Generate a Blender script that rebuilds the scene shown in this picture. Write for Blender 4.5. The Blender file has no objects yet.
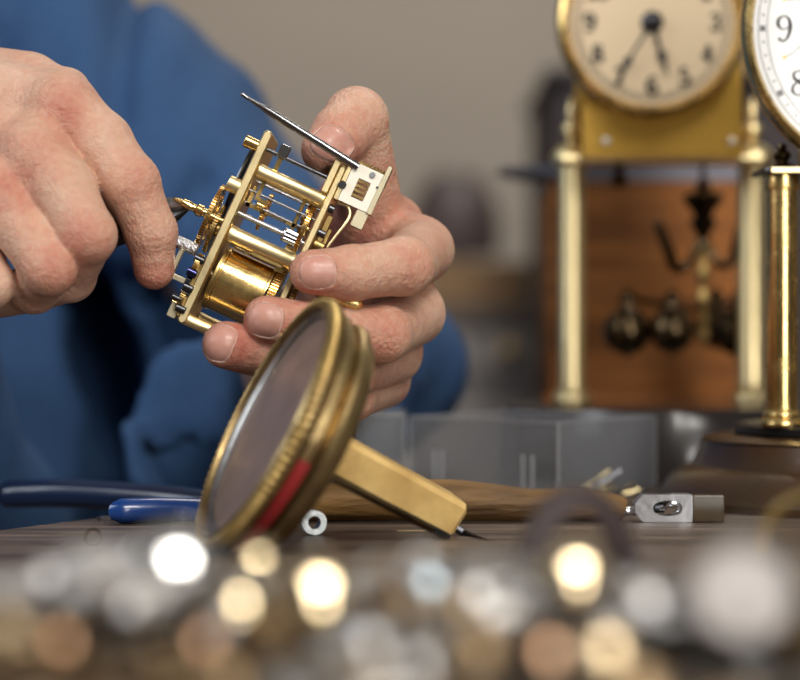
import bpy, math, random
import numpy as np
from mathutils import Vector, Matrix
from mathutils.bvhtree import BVHTree
PI = math.pi
random.seed(7); np.random.seed(7)
S = bpy.context.scene; COL = S.collection
TABLE = 0.75                 # height of the table top
CH = 0.063                   # camera height over the table
ZC = TABLE + CH
FPX = 2222.0                 # focal length in pixels of an 800 px wide frame (100 mm lens)

# ---------------------------------------------------------------- camera, world, lights, exposure
cam = bpy.data.cameras.new('camera'); camo = bpy.data.objects.new('camera', cam); COL.objects.link(camo)
camo.location = (0, 0, ZC); camo.rotation_euler = (PI/2, 0, 0)
cam.sensor_fit = 'HORIZONTAL'; cam.sensor_width = 36; cam.lens = FPX*36/800
cam.clip_start = 0.02; cam.clip_end = 30
cam.dof.use_dof = True; cam.dof.focus_distance = 0.745; cam.dof.aperture_fstop = 6.3
S.camera = camo
S.view_settings.view_transform = 'Standard'; S.view_settings.look = 'None'
S.view_settings.gamma = 1.0; S.view_settings.use_curve_mapping = False
S.view_settings.exposure = 0.12
S.cycles.use_denoising = True
S.cycles.max_bounces = 8; S.cycles.sample_clamp_indirect = 6.0
S.cycles.caustics_reflective = False; S.cycles.caustics_refractive = False

world = bpy.data.worlds.new('room_light'); S.world = world; world.use_nodes = True
wn = world.node_tree.nodes; wl = world.node_tree.links; wn.clear()
wo = wn.new('ShaderNodeOutputWorld'); wb = wn.new('ShaderNodeBackground'); tc = wn.new('ShaderNodeTexCoord')
sx = wn.new('ShaderNodeSeparateXYZ'); cr = wn.new('ShaderNodeValToRGB'); mr = wn.new('ShaderNodeMapRange')
wl.new(tc.outputs['Generated'], sx.inputs[0]); wl.new(sx.outputs['Z'], mr.inputs[0]); mr.inputs[1].default_value = -1; mr.inputs[2].default_value = 1
wl.new(mr.outputs[0], cr.inputs[0]); wl.new(cr.outputs[0], wb.inputs[0]); wl.new(wb.outputs[0], wo.inputs[0])
e = cr.color_ramp.elements
e[0].position = 0.40; e[0].color = (.030, .022, .016, 1)
e[1].position = 0.62; e[1].color = (.30, .275, .245, 1)
q = e.new(0.48); q.color = (.10, .085, .07, 1)
q = e.new(0.95); q.color = (.55, .53, .50, 1)
wb.inputs[1].default_value = 0.36

def area(name, loc, target, sx_, sy_, power, color):
    l = bpy.data.lights.new(name, 'AREA'); l.shape = 'RECTANGLE'; l.size = sx_; l.size_y = sy_
    l.energy = power; l.color = color
    o = bpy.data.objects.new(name, l); COL.objects.link(o); o.location = loc
    o.rotation_euler = (Vector(target)-Vector(loc)).to_track_quat('-Z', 'Y').to_euler(); return o
KEY = Vector((0.42, -0.30, ZC+0.95))
area('window_light', KEY, (0, .75, ZC), .50, .40, 13.5, (1.0, .965, .91))
area('front_window_light', (.62, -.95, ZC+.28), (0, .8, ZC), .36, .85, 12.5, (1.0, .97, .93))
area('left_window_light', (-1.3, .25, ZC+.75), (0, .8, ZC), .5, .9, 9.0, (.86, .93, 1.0))  # added cool fill from the left
area('room_lamp', (.3, 1.9, ZC+1.5), (.3, 3.1, ZC-.1), .6, .6, 20.0, (1.0, .93, .84))  # added unseen light that brightens the back wall

# ---------------------------------------------------------------- helpers
def P(px, py, d):
    return Vector(((px-400)/FPX*d, d, ZC-(py-340)/FPX*d))
def L(px, d): return px*d/FPX

def mat(name, col, rough=.5, metal=0., bump=0., bscale=200., var=0., vscale=30., col2=None, sss=0., trans=0., alpha=1., coat=0., stretch=(1, 1, 1), rvar=0., spec=.5, ior=1.45, detail=4.):
    m = bpy.data.materials.new(name); m.use_nodes = True; nt = m.node_tree; N = nt.nodes; K = nt.links
    b = N['Principled BSDF']
    b.inputs['Base Color'].default_value = (*col, 1); b.inputs['Roughness'].default_value = rough
    b.inputs['Metallic'].default_value = metal; b.inputs['Specular IOR Level'].default_value = spec
    b.inputs['IOR'].default_value = ior; b.inputs['Alpha'].default_value = alpha
    b.inputs['Transmission Weight'].default_value = trans; b.inputs['Coat Weight'].default_value = coat
    if sss:
        b.inputs['Subsurface Weight'].default_value = sss; b.inputs['Subsurface Radius'].default_value = (1, .35, .2); b.inputs['Subsurface Scale'].default_value = .004
    t = N.new('ShaderNodeTexCoord'); mp = N.new('ShaderNodeMapping'); K.new(t.outputs['Object'], mp.inputs[0]); mp.inputs['Scale'].default_value = stretch
    if var or rvar:
        n = N.new('ShaderNodeTexNoise'); n.inputs['Scale'].default_value = vscale; n.inputs['Detail'].default_value = detail; K.new(mp.outputs[0], n.inputs[0])
        r = N.new('ShaderNodeMapRange'); r.inputs[1].default_value = .3; r.inputs[2].default_value = .7; K.new(n.outputs[0], r.inputs[0])
        if var:
            mx = N.new('ShaderNodeMix'); mx.data_type = 'RGBA'
            c2 = col2 or tuple(c*.5 for c in col)
            mx.inputs[6].default_value = (*col, 1); mx.inputs[7].default_value = (*[a+(b_-a)*var for a, b_ in zip(col, c2)], 1)
            K.new(r.outputs[0], mx.inputs[0]); K.new(mx.outputs[2], b.inputs['Base Color']); m['mix'] = mx.name
        if rvar:
            r2 = N.new('ShaderNodeMapRange'); r2.inputs[3].default_value = rough; r2.inputs[4].default_value = rough+rvar
            K.new(r.outputs[0], r2.inputs[0]); K.new(r2.outputs[0], b.inputs['Roughness'])
    if bump:
        n2 = N.new('ShaderNodeTexNoise'); n2.inputs['Scale'].default_value = bscale; n2.inputs['Detail'].default_value = 5; K.new(mp.outputs[0], n2.inputs[0])
        bu = N.new('ShaderNodeBump'); bu.inputs['Strength'].default_value = bump; bu.inputs['Distance'].default_value = .001
        K.new(n2.outputs[0], bu.inputs['Height']); K.new(bu.outputs[0], b.inputs['Normal'])
    return m

M = {}
M['brass'] = mat('brass', (.80, .56, .22), .17, 1, bump=.08, bscale=300, rvar=.15, vscale=120)
M['brass_light'] = mat('satin_brass', (.93, .76, .42), .36, 1, bump=.05, bscale=500, rvar=.1, vscale=90)
M['brass_pale'] = mat('pale_brass', (.90, .80, .55), .30, 1, rvar=.1, vscale=60)
M['brass_bright'] = mat('polished_brass', (.96, .90, .76), .42, .2)  # near-white, hardly metallic: blown-out reflection put into the colour
M['brass_old'] = mat('aged_brass', (.62, .44, .17), .30, 1, var=.8, col2=(.30, .19, .07), vscale=90, bump=.15, bscale=250, rvar=.2)
M['brass_dark'] = mat('dark_brass', (.11, .075, .04), .22, 1, var=.6, vscale=60)
M['gilt'] = mat('gilt_plate', (.78, .48, .10), .42, 1, var=.5, col2=(.5, .28, .05), vscale=40)
M['steel'] = mat('steel', (.40, .40, .42), .25, 1, rvar=.1, vscale=200)
M['steel_grey'] = mat('grey_steel', (.26, .255, .26), .24, 1)
M['steel_dark'] = mat('dark_steel', (.10, .10, .11), .3, 1)
M['steel_bright'] = mat('bright_steel', (.62, .63, .66), .13, 1, bump=.1, bscale=200)
M['silver'] = mat('worn_silver', (.48, .46, .43), .38, 1, var=.7, col2=(.35, .32, .3), vscale=120, bump=.1, bscale=300)
M['black'] = mat('black_lacquer', (.012, .011, .012), .35)
M['case_brass'] = mat('stained_brass', (.56, .41, .19), .27, 1, var=1., col2=(.17, .11, .05), vscale=70, bump=.2, bscale=250, rvar=.25)
M['heap_brass'] = mat('dull_brown_brass', (.36, .25, .14), .38, 1, var=.6, vscale=90)
M['bronze'] = mat('brown_lacquer', (.035, .023, .012), .24, 0, var=.8, col2=(.09, .040, .015), vscale=25, coat=.15, rvar=.12)
M['base_dark'] = mat('dark_lacquered_base', (.035, .027, .026), .22, 0, coat=.4)
M['table'] = None
M['wood_case'] = mat('case_wood', (.42, .15, .032), .85, var=.9, col2=(.16, .055, .015), vscale=22, stretch=(.6, 1, 7), bump=.2, bscale=60)
M['wood_handle'] = mat('handle_wood', (.25, .13, .035), .6, var=1., col2=(.07, .035, .012), vscale=150, stretch=(.18, 1, 1), bump=.9, bscale=500)
M['denim'] = mat('denim', (.043, .104, .232), .85, var=.6, col2=(.020, .065, .175), vscale=300, bump=.5, bscale=1600)
M['white_enamel'] = mat('white_enamel', (.80, .79, .76), .25, coat=.4)
M['cream_dial'] = None
M['ink'] = mat('black_ink', (.012, .011, .012), .5)
M['blue_grip'] = mat('dark_blue_grip', (.012, .026, .075), .28, bump=.1, bscale=120, coat=.3)
M['blue_bright'] = mat('blue_grip', (.008, .045, .20), .25, bump=.1, bscale=120, coat=.4)
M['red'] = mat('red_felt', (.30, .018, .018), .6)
M['nail'] = mat('fingernail', (.56, .27, .205), .42, sss=.2, var=.5, col2=(.62, .36, .29), vscale=500, coat=.08)
M['cuticle'] = mat('dry_skin', (.70, .46, .37), .6, var=.8, col2=(.82, .66, .58), vscale=900)
M['wall'] = mat('plaster', (.40, .355, .305), .9, var=.2, vscale=2)
M['floor'] = mat('floor_boards', (.09, .06, .04), .6, var=.5, vscale=5)
M['leather'] = mat('dark_leather', (.045, .028, .026), .6)
M['amber'] = mat('amber_horn', (.13, .09, .045), .25, trans=.5, var=.5, vscale=80)

def finish_mat(m, rgb_links): return m
# cream dial with a warm worn patch round its centre
def dial_mat():
    m = mat('cream_dial', (.78, .60, .38), .45); nt = m.node_tree; N = nt.nodes; K = nt.links
    t = N.new('ShaderNodeTexCoord'); v = N.new('ShaderNodeVectorMath'); v.operation = 'LENGTH'; K.new(t.outputs['Object'], v.inputs[0])
    r = N.new('ShaderNodeMapRange'); r.inputs[1].default_value = .006; r.inputs[2].default_value = .018; K.new(v.outputs['Value'], r.inputs[0])
    mx = N.new('ShaderNodeMix'); mx.data_type = 'RGBA'; mx.inputs[6].default_value = (.50, .24, .06, 1); mx.inputs[7].default_value = (.78, .60, .38, 1)
    K.new(r.outputs[0], mx.inputs[0]); K.new(mx.outputs[2], N['Principled BSDF'].inputs['Base Color']); return m
M['cream_dial'] = dial_mat()
def table_mat():
    m = mat('old_table_wood', (.11, .075, .055), .5); nt = m.node_tree; N = nt.nodes; K = nt.links; b = N['Principled BSDF']
    t = N.new('ShaderNodeTexCoord'); mp = N.new('ShaderNodeMapping'); K.new(t.outputs['Object'], mp.inputs[0]); mp.inputs['Scale'].default_value = (5, 130, 1); mp.inputs['Rotation'].default_value = (0, 0, .05)
    n = N.new('ShaderNodeTexNoise'); n.inputs['Scale'].default_value = 3; n.inputs['Detail'].default_value = 8; K.new(mp.outputs[0], n.inputs[0])
    c = N.new('ShaderNodeValToRGB'); K.new(n.outputs[0], c.inputs[0]); ee = c.color_ramp.elements
    ee[0].position = .41; ee[0].color = (.022, .014, .010, 1); ee[1].position = .60; ee[1].color = (.20, .145, .11, 1); z = ee.new(.5); z.color = (.085, .055, .04, 1)
    K.new(c.outputs[0], b.inputs['Base Color'])
    r = N.new('ShaderNodeMapRange'); r.inputs[3].default_value = .28; r.inputs[4].default_value = .6; K.new(n.outputs[0], r.inputs[0]); K.new(r.outputs[0], b.inputs['Roughness'])
    bu = N.new('ShaderNodeBump'); bu.inputs['Strength'].default_value = .6; bu.inputs['Distance'].default_value = .001; K.new(n.outputs[0], bu.inputs['Height']); K.new(bu.outputs[0], b.inputs['Normal'])
    return m
M['table'] = table_mat()
def skin_mat():
    m = bpy.data.materials.new('skin'); m.use_nodes = True; nt = m.node_tree; N = nt.nodes; K = nt.links; b = N['Principled BSDF']
    t = N.new('ShaderNodeTexCoord')
    n = N.new('ShaderNodeTexNoise'); n.inputs['Scale'].default_value = 70; n.inputs['Detail'].default_value = 6; K.new(t.outputs['Object'], n.inputs[0])
    n3 = N.new('ShaderNodeTexNoise'); n3.inputs['Scale'].default_value = 420; n3.inputs['Detail'].default_value = 3; K.new(t.outputs['Object'], n3.inputs[0])
    at = N.new('ShaderNodeAttribute'); at.attribute_name = 'flush'
    ad = N.new('ShaderNodeMath'); ad.operation = 'MULTIPLY_ADD'; K.new(n.outputs[0], ad.inputs[0]); ad.inputs[1].default_value = .9; K.new(at.outputs['Fac'], ad.inputs[2])
    a2 = N.new('ShaderNodeMath'); a2.operation = 'MULTIPLY_ADD'; K.new(n3.outputs[0], a2.inputs[0]); a2.inputs[1].default_value = .45; K.new(ad.outputs[0], a2.inputs[2])
    r = N.new('ShaderNodeMapRange'); r.inputs[1].default_value = .45; r.inputs[2].default_value = 1.30; K.new(a2.outputs[0], r.inputs[0])
    c = N.new('ShaderNodeValToRGB'); K.new(r.outputs[0], c.inputs[0]); ee = c.color_ramp.elements
    ee[0].position = 0; ee[0].color = (.72, .48, .35, 1); ee[1].position = 1; ee[1].color = (.50, .145, .10, 1); z = ee.new(.42); z.color = (.63, .345, .24, 1)
    K.new(c.outputs[0], b.inputs['Base Color'])
    b.inputs['Roughness'].default_value = .43; b.inputs['Subsurface Weight'].default_value = .35
    b.inputs['Subsurface Radius'].default_value = (1, .3, .15); b.inputs['Subsurface Scale'].default_value = .003; b.inputs['Specular IOR Level'].default_value = .4
    v = N.new('ShaderNodeTexVoronoi'); v.inputs['Scale'].default_value = 900; K.new(t.outputs['Object'], v.inputs[0])
    w = N.new('ShaderNodeTexNoise'); w.inputs['Scale'].default_value = 380; w.inputs['Detail'].default_value = 7; w.inputs['Roughness'].default_value = .65; K.new(t.outputs['Object'], w.inputs[0])
    b1 = N.new('ShaderNodeBump'); b1.inputs['Strength'].default_value = .30; b1.inputs['Distance'].default_value = .0006; K.new(v.outputs['Distance'], b1.inputs['Height'])
    b2 = N.new('ShaderNodeBump'); b2.inputs['Strength'].default_value = .75; b2.inputs['Distance'].default_value = .0015; K.new(w.outputs[0], b2.inputs['Height']); K.new(b1.outputs[0], b2.inputs['Normal'])
    K.new(b2.outputs[0], b.inputs['Normal']); return m
M['skin'] = skin_mat()
def plastic_mat(name, col, fac, tr=.9):
    m = bpy.data.materials.new(name); m.use_nodes = True; nt = m.node_tree; N = nt.nodes; K = nt.links; b = N['Principled BSDF']
    b.inputs['Base Color'].default_value = (*col, 1); b.inputs['Roughness'].default_value = .22
    tr_ = N.new('ShaderNodeBsdfTransparent'); tr_.inputs[0].default_value = (tr, tr, tr, 1); mx = N.new('ShaderNodeMixShader'); mx.inputs[0].default_value = fac
    K.new(tr_.outputs[0], mx.inputs[1]); K.new(b.outputs[0], mx.inputs[2]); K.new(mx.outputs[0], N['Material Output'].inputs[0]); return m
M['plastic'] = plastic_mat('clear_plastic', (.40, .41, .43), .2)
M['plastic_edge'] = plastic_mat('clear_plastic_edge', (.6, .61, .63), .3)
M['plastic_rib'] = plastic_mat('clear_plastic_rib', (.75, .76, .78), .55)
M['glass'] = plastic_mat('watch_glass', (.10, .09, .10), .16, .95); M['glass'].node_tree.nodes['Principled BSDF'].inputs['Roughness'].default_value = .06

def frame(o, z, up=(0, 0, 1)):
    z = Vector(z).normalized(); u = Vector(up)
    if abs(z.dot(u)) > .98: u = Vector((0, 1, 0))
    x = u.cross(z).normalized(); y = z.cross(x)
    return Matrix(((x.x, y.x, z.x, o[0]), (x.y, y.y, z.y, o[1]), (x.z, y.z, z.z, o[2]), (0, 0, 0, 1)))

class MB:
    def __init__(s): s.v = []; s.f = []
    def add(s, vs, fs, T=None):
        n = len(s.v)
        s.v += [tuple(T @ Vector(p)) if T is not None else tuple(p) for p in vs]
        s.f += [tuple(i+n for i in f) for f in fs]; return s
    def box(s, lo, hi, T=None, bev=0.):
        x0, y0, z0 = lo; x1, y1, z1 = hi
        if bev <= 0:
            vs = [(x, y, z) for x in (x0, x1) for y in (y0, y1) for z in (z0, z1)]
            return s.add(vs, [(0, 1, 3, 2), (4, 6, 7, 5), (0, 4, 5, 1), (2, 3, 7, 6), (0, 2, 6, 4), (1, 5, 7, 3)], T)
        b = bev                       # chamfered along z: octagon rings
        def ring(z, i):
            return [(x0+b+i, y0+i, z), (x1-b-i, y0+i, z), (x1-i, y0+b+i, z), (x1-i, y1-b-i, z), (x1-b-i, y1-i, z), (x0+b+i, y1-i, z), (x0+i, y1-b-i, z), (x0+i, y0+b+i, z)]
        vs = ring(z0, b*.6)+ring(z0+b, 0)+ring(z1-b, 0)+ring(z1, b*.6)
        fs = [tuple(range(7, -1, -1)), tuple(range(24, 32))]
        for k in range(3):
            for i in range(8): fs.append((k*8+i, k*8+(i+1) % 8, k*8+8+(i+1) % 8, k*8+8+i))
        return s.add(vs, fs, T)
    def lathe(s, prof, T=None, n=32, a0=0., a1=2*PI, cap=False):
        full = abs(a1-a0-2*PI) < 1e-6; m = n if full else n+1; vs = []; fs = []
        for r, z in prof:
            for i in range(m):
                a = a0+(a1-a0)*i/n; vs.append((r*math.cos(a), r*math.sin(a), z))
        for k in range(len(prof)-1):
            for i in range(n):
                j = (i+1) % m
                fs.append((k*m+i, k*m+j, (k+1)*m+j, (k+1)*m+i))
        if full and cap:
            if prof[0][0] > 1e-7: fs.append(tuple(range(m-1, -1, -1)))
            if prof[-1][0] > 1e-7: fs.append(tuple((len(prof)-1)*m+i for i in range(m)))
        return s.add(vs, fs, T)
    def cyl(s, a, b, r, r2=None, n=20, bev=.12):
        a = Vector(a); b = Vector(b); h = (b-a).length; r2 = r if r2 is None else r2; e = min(bev*min(r, r2), h*.2)
        return s.lathe([(r-e, 0), (r, e), (r2, h-e), (r2-e, h)], frame(a, b-a), n, cap=True)
    def sph(s, c, r, n=20, sc=(1, 1, 1), T=None):
        pr = [(max(r*math.sin(PI*k/(n//2)), 1e-8), -r*math.cos(PI*k/(n//2))) for k in range(n//2+1)]
        TT = Matrix.Translation(c) @ Matrix.Diagonal((*sc, 1)); return s.lathe(pr, T @ TT if T else TT, n)
    def tube(s, pts, rad, n=12, sub=4, caps=True):
        pts = [Vector(p) for p in pts]
        rr = rad if isinstance(rad, (list, tuple)) else [rad]*len(pts)
        if sub > 1 and len(pts) > 2: pts, rr = catmull(pts, rr, sub)
        vs = []; fs = []; up = None
        for i, p in enumerate(pts):
            d = (pts[min(i+1, len(pts)-1)]-pts[max(i-1, 0)]).normalized()
            if up is None: up = Vector((0, 0, 1)) if abs(d.z) < .9 else Vector((0, 1, 0))
            x = up.cross(d).normalized(); y = d.cross(x); up = y
            for k in range(n): vs.append(tuple(p+(x*math.cos(2*PI*k/n)+y*math.sin(2*PI*k/n))*rr[i]))
        for i in range(len(pts)-1):
            for k in range(n): fs.append((i*n+k, i*n+(k+1) % n, (i+1)*n+(k+1) % n, (i+1)*n+k))
        if caps: fs += [tuple(range(n-1, -1, -1)), tuple((len(pts)-1)*n+k for k in range(n))]
        return s.add(vs, fs)
    def torus(s, R, r, T=None, n=48, m=10, a0=0, a1=2*PI):
        full = abs(a1-a0-2*PI) < 1e-6; nn = n if full else n+1; vs = []; fs = []
        for i in range(nn):
            a = a0+(a1-a0)*i/n
            for k in range(m):
                b = 2*PI*k/m; q = R+r*math.cos(b); vs.append((q*math.cos(a), q*math.sin(a), r*math.sin(b)))
        for i in range(n):
            j = (i+1) % nn
            for k in range(m): fs.append((i*m+k, j*m+k, j*m+(k+1) % m, i*m+(k+1) % m))
        return s.add(vs, fs, T)
    def gear(s, R, th, teeth, T=None, depth=None, hole=0., spokes=0):
        dp = depth or R*.1; pts = []
        for i in range(teeth):
            for f, r in ((0, R-dp), (.2, R-dp), (.32, R), (.68, R), (.8, R-dp)):
                a = 2*PI*(i+f)/teeth; pts.append((r*math.cos(a), r*math.sin(a)))
        n = len(pts); ri = R*.74 if spokes else max(hole, R*.08)
        inn = [(ri*math.cos(math.atan2(y, x)), ri*math.sin(math.atan2(y, x))) for x, y in pts]
        vs = [(x, y, z) for z in (-th/2, th/2) for x, y in pts]+[(x, y, z) for z in (-th/2, th/2) for x, y in inn]; fs = []
        for i in range(n):
            j = (i+1) % n
            fs += [(i, j, n+j, n+i), (n+i, n+j, 3*n+j, 3*n+i), (j, i, 2*n+i, 2*n+j), (2*n+j, 2*n+i, 3*n+i, 3*n+j)]
        s.add(vs, fs, T)
        if spokes:
            for k in range(spokes):
                Tk = Matrix.Rotation(2*PI*k/spokes, 4, 'Z'); Tk = T @ Tk if T else Tk
                s.box((R*.1, -R*.06, -th*.45), (R*.78, R*.06, th*.45), Tk)
            s.lathe([(R*.05, -th*.6), (R*.18, -th*.6), (R*.18, th*.6), (R*.05, th*.6)], T, 16)
        return s
    def ribbon(s, pts, th, T=None, sub=5):
        """flat pen stroke: points (x, y, width), extruded by th"""
        p = [Vector((a, b, 0)) for a, b, _ in pts]; w = [c for _, _, c in pts]
        if len(p) > 2: p, w = catmull(p, w, sub)
        vs = []; fs = []
        for i, q in enumerate(p):
            d = (p[min(i+1, len(p)-1)]-p[max(i-1, 0)]).normalized(); nn = Vector((-d.y, d.x, 0))*w[i]*.5
            for z in (0, th): vs += [(q.x+nn.x, q.y+nn.y, z), (q.x-nn.x, q.y-nn.y, z)]
        for i in range(len(p)-1):
            a = i*4; b = a+4
            fs += [(a+2, a+3, b+3, b+2), (a, b, b+1, a+1), (a, a+2, b+2, b), (a+1, b+1, b+3, a+3)]
        m = len(p)*4-4; fs += [(0, 1, 3, 2), (m, m+2, m+3, m+1)]
        return s.add(vs, fs, T)

def catmull(p, r, sub):
    out = []; ro = []
    for i in range(len(p)-1):
        a = p[max(i-1, 0)]; b = p[i]; c = p[i+1]; d = p[min(i+2, len(p)-1)]
        for k in range(sub):
            t = k/sub
            out.append(.5*((2*b)+(c-a)*t+(2*a-5*b+4*c-d)*t*t+(3*b-a-3*c+d)*t**3)); ro.append(r[i]+(r[i+1]-r[i])*t)
    out.append(p[-1]); ro.append(r[-1]); return out, ro

def wloc(o):
    v = Vector((0, 0, 0))
    while o: v = v+o.location; o = o.parent
    return v
def build(name, mb, m, parent=None, base=None, angle=35, vs=None, fs=None):
    vs = mb.v if mb else vs; fs = mb.f if mb else fs
    a = np.array(vs, dtype=np.float64)
    if parent is not None: off = np.array(wloc(parent)); loc = (0, 0, 0)
    else:
        off = np.array(base) if base is not None else np.array([(a[:, 0].min()+a[:, 0].max())/2, (a[:, 1].min()+a[:, 1].max())/2, a[:, 2].min()]); loc = tuple(off)
    me = bpy.data.meshes.new(name); me.from_pydata((a-off).tolist(), [], fs); me.materials.append(m)
    me.polygons.foreach_set('use_smooth', [True]*len(me.polygons))
    if angle < 179: me.set_sharp_from_angle(angle=math.radians(angle))
    me.update(); o = bpy.data.objects.new(name, me); COL.objects.link(o); o.location = loc
    if parent is not None: o.parent = parent
    return o
def empty(name, loc):
    o = bpy.data.objects.new(name, None); COL.objects.link(o); o.location = loc; o.empty_display_size = .01; return o
def tag(o, label=None, cat=None, group=None, kind=None):
    for k, v in (('label', label), ('category', cat), ('group', group), ('kind', kind)):
        if v: o[k] = v
    return o

# ---------------------------------------------------------------- signed distance helpers (skin and cloth)
class SDF:
    def __init__(s, lo, hi, h):
        s.lo = np.array(lo); s.h = h; s.n = np.ceil((np.array(hi)-s.lo)/h).astype(int)+1
    def ax(s):
        return [(s.lo[i]+s.h*np.arange(s.n[i])).astype(np.float32) for i in range(3)]
    def new(s): return np.full(s.n, .05, np.float32)
    def _win(s, lo, hi, pad):
        i0 = np.maximum(np.floor((np.array(lo)-pad-s.lo)/s.h).astype(int), 0); i1 = np.minimum(np.ceil((np.array(hi)+pad-s.lo)/s.h).astype(int)+1, s.n)
        sl = tuple(slice(a, max(b, a)) for a, b in zip(i0, i1)); ax = s.ax()
        X, Y, Z = np.meshgrid(ax[0][sl[0]], ax[1][sl[1]], ax[2][sl[2]], indexing='ij', sparse=True); return sl, X, Y, Z
    def cone(s, F, a, b, r1, r2, k=0.):
        a = np.array(a, np.float32); b = np.array(b, np.float32); r = max(r1, r2)
        sl, X, Y, Z = s._win(np.minimum(a, b)-r, np.maximum(a, b)+r, k*1.2+s.h*3)
        if 0 in F[sl].shape: return F
        d = b-a; L2 = float(d@d)+1e-12
        t = np.clip(((X-a[0])*d[0]+(Y-a[1])*d[1]+(Z-a[2])*d[2])/L2, 0, 1)
        q = np.sqrt((X-a[0]-t*d[0])**2+(Y-a[1]-t*d[1])**2+(Z-a[2]-t*d[2])**2)-(r1+(r2-r1)*t)
        F[sl] = smin(F[sl], q, k); return F
    def ell(s, F, c, rad, k=0., R=None):
        c = np.array(c, np.float32); m = max(rad); sl, X, Y, Z = s._win(c-m, c+m, k*1.2+s.h*3)
        if 0 in F[sl].shape: return F
        x, y, z = X-c[0], Y-c[1], Z-c[2]
        if R is not None:
            Ri = R.inverted(); x, y, z = (Ri[i][0]*x+Ri[i][1]*y+Ri[i][2]*z for i in range(3))
        k0 = np.sqrt((x/rad[0])**2+(y/rad[1])**2+(z/rad[2])**2); k1 = np.sqrt((x/rad[0]**2)**2+(y/rad[1]**2)**2+(z/rad[2]**2)**2)+1e-9
        F[sl] = smin(F[sl], k0*(k0-1)/k1, k); return F
    def mesh(s, F):
        inside = F < 0; nx, ny, nz = F.shape
        c = np.zeros((nx-1, ny-1, nz-1), np.int8)
        for i in (0, 1):
            for j in (0, 1):
                for k in (0, 1): c += inside[i:nx-1+i, j:ny-1+j, k:nz-1+k]
        act = (c > 0) & (c < 8); idx = np.full(act.shape, -1, np.int64); I = np.argwhere(act); idx[act] = np.arange(len(I))
        acc = np.zeros((len(I), 3)); cnt = np.zeros(len(I))
        cor = [(i, j, k) for i in (0, 1) for j in (0, 1) for k in (0, 1)]
        for a in cor:
            for ax_ in range(3):
                if a[ax_]: continue
                b = list(a); b[ax_] = 1
                fa = F[tuple((I+a).T)]; fb = F[tuple((I+b).T)]; m = (fa < 0) != (fb < 0)
                t = fa[m]/(fa[m]-fb[m]); p = np.array(a, float)[None].repeat(m.sum(), 0); p[:, ax_] += t; acc[m] += p; cnt[m] += 1
        V = s.lo+(I+acc/cnt[:, None])*s.h; faces = []
        for ax_ in range(3):
            u, w = (ax_+1) % 3, (ax_+2) % 3
            sa = [slice(None)]*3; sb = [slice(None)]*3; sa[ax_] = slice(0, -1); sb[ax_] = slice(1, None)
            A = inside[tuple(sa)]; B = inside[tuple(sb)]; E = np.argwhere(A != B)
            E = E[(E[:, u] > 0) & (E[:, w] > 0) & (E[:, u] < F.shape[u]-1) & (E[:, w] < F.shape[w]-1)]
            ins = A[tuple(E.T)]
            def g(du, dw):
                q_ = E.copy(); q_[:, u] += du; q_[:, w] += dw; return idx[tuple(q_.T)]
            Q = np.stack([g(-1, -1), g(0, -1), g(0, 0), g(-1, 0)], 1); Q[~ins] = Q[~ins][:, ::-1]; faces.append(Q)
        return V, np.concatenate(faces)
def smin(a, b, k):
    if k <= 0: return np.minimum(a, b)
    h = np.maximum(k-np.abs(a-b), 0)/k; return np.minimum(a, b)-h*h*k*.25
def smax(a, b, k): return -smin(-a, -b, k)
# ================================================================ THE SETTING
o = build('floor', MB().box((-3, -1.5, -.03), (3, 3.6, 0)), M['floor']); tag(o, kind='structure')
o = build('wall_back', MB().box((-3, 3.4, 0), (3, 3.5, 2.7)), M['wall']); tag(o, kind='structure')
o = build('wall_left', MB().box((-3.1, -1.5, 0), (-3, 3.5, 2.7)), M['wall']); tag(o, kind='structure')
o = build('baseboard_back', MB().box((-3, 3.38, 0), (3, 3.4, .1)), M['base_dark']); tag(o, kind='structure')

# workbench top: its left edge runs obliquely away from the camera
def slab(poly, z0, z1):
    n = len(poly); return MB().add([(x, y, z) for z in (z0, z1) for x, y in poly], [tuple(range(n-1, -1, -1)), tuple(range(n, 2*n))]+[(i, (i+1) % n, n+(i+1) % n, n+i) for i in range(n)])
wb_ = empty('workbench', (.3, .8, 0)); tag(wb_, 'old dark brown wooden workbench covered with clock parts', 'workbench')
top_poly = [(-.205, .585), (-.30, .30), (-.20, .14), (.75, .14), (.75, 1.35), (.13, 1.35), (.015, 1.05), (-.083, .835), (-.103, .795), (-.134, .733)]
build('tabletop', slab(top_poly, TABLE-.035, TABLE), M['table'], wb_)
for x, y in ((-.12, .25), (.68, .22), (.68, 1.28), (.19, 1.28)):
    build('leg', MB().box((x-.03, y-.03, 0), (x+.03, y+.03, TABLE-.035), bev=.004), M['table'], wb_)

# ---------------------------------------------------------------- furniture far behind (out of focus)
def pbox(px0, py0, px1, py1, d, dep, lo_z=None, bev=.0):
    a = P(px0, py1, d); b = P(px1, py0, d); return MB().box((a.x, d, a.z if lo_z is None else lo_z), (b.x, d+dep, b.z), bev=bev)
cb = empty('tall_cabinet', (P(700, 340, 2.2).x, 2.35, 0)); tag(cb, 'tall dark cabinet standing far behind the two brass clocks', 'cabinet')
mcab = mat('cabinet_paint', (.035, .026, .030), .6)
build('body', pbox(549, 78, 960, 340, 2.2, .35, 0., .01), mcab, cb)
build('door', pbox(556, 92, 745, 340, 2.185, .015, .08, .003), mcab, cb)
build('door', pbox(752, 92, 950, 340, 2.185, .015, .08, .003), mcab, cb)
build('cornice', pbox(544, 66, 965, 80, 2.18, .38, None, .006), mcab, cb)
sb = empty('sideboard', (P(505, 340, 2.7).x, 2.8, 0)); tag(sb, 'pale grey sideboard with a brown top standing by the far wall', 'sideboard')
msb = mat('grey_paint', (.27, .245, .235), .7)
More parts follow.
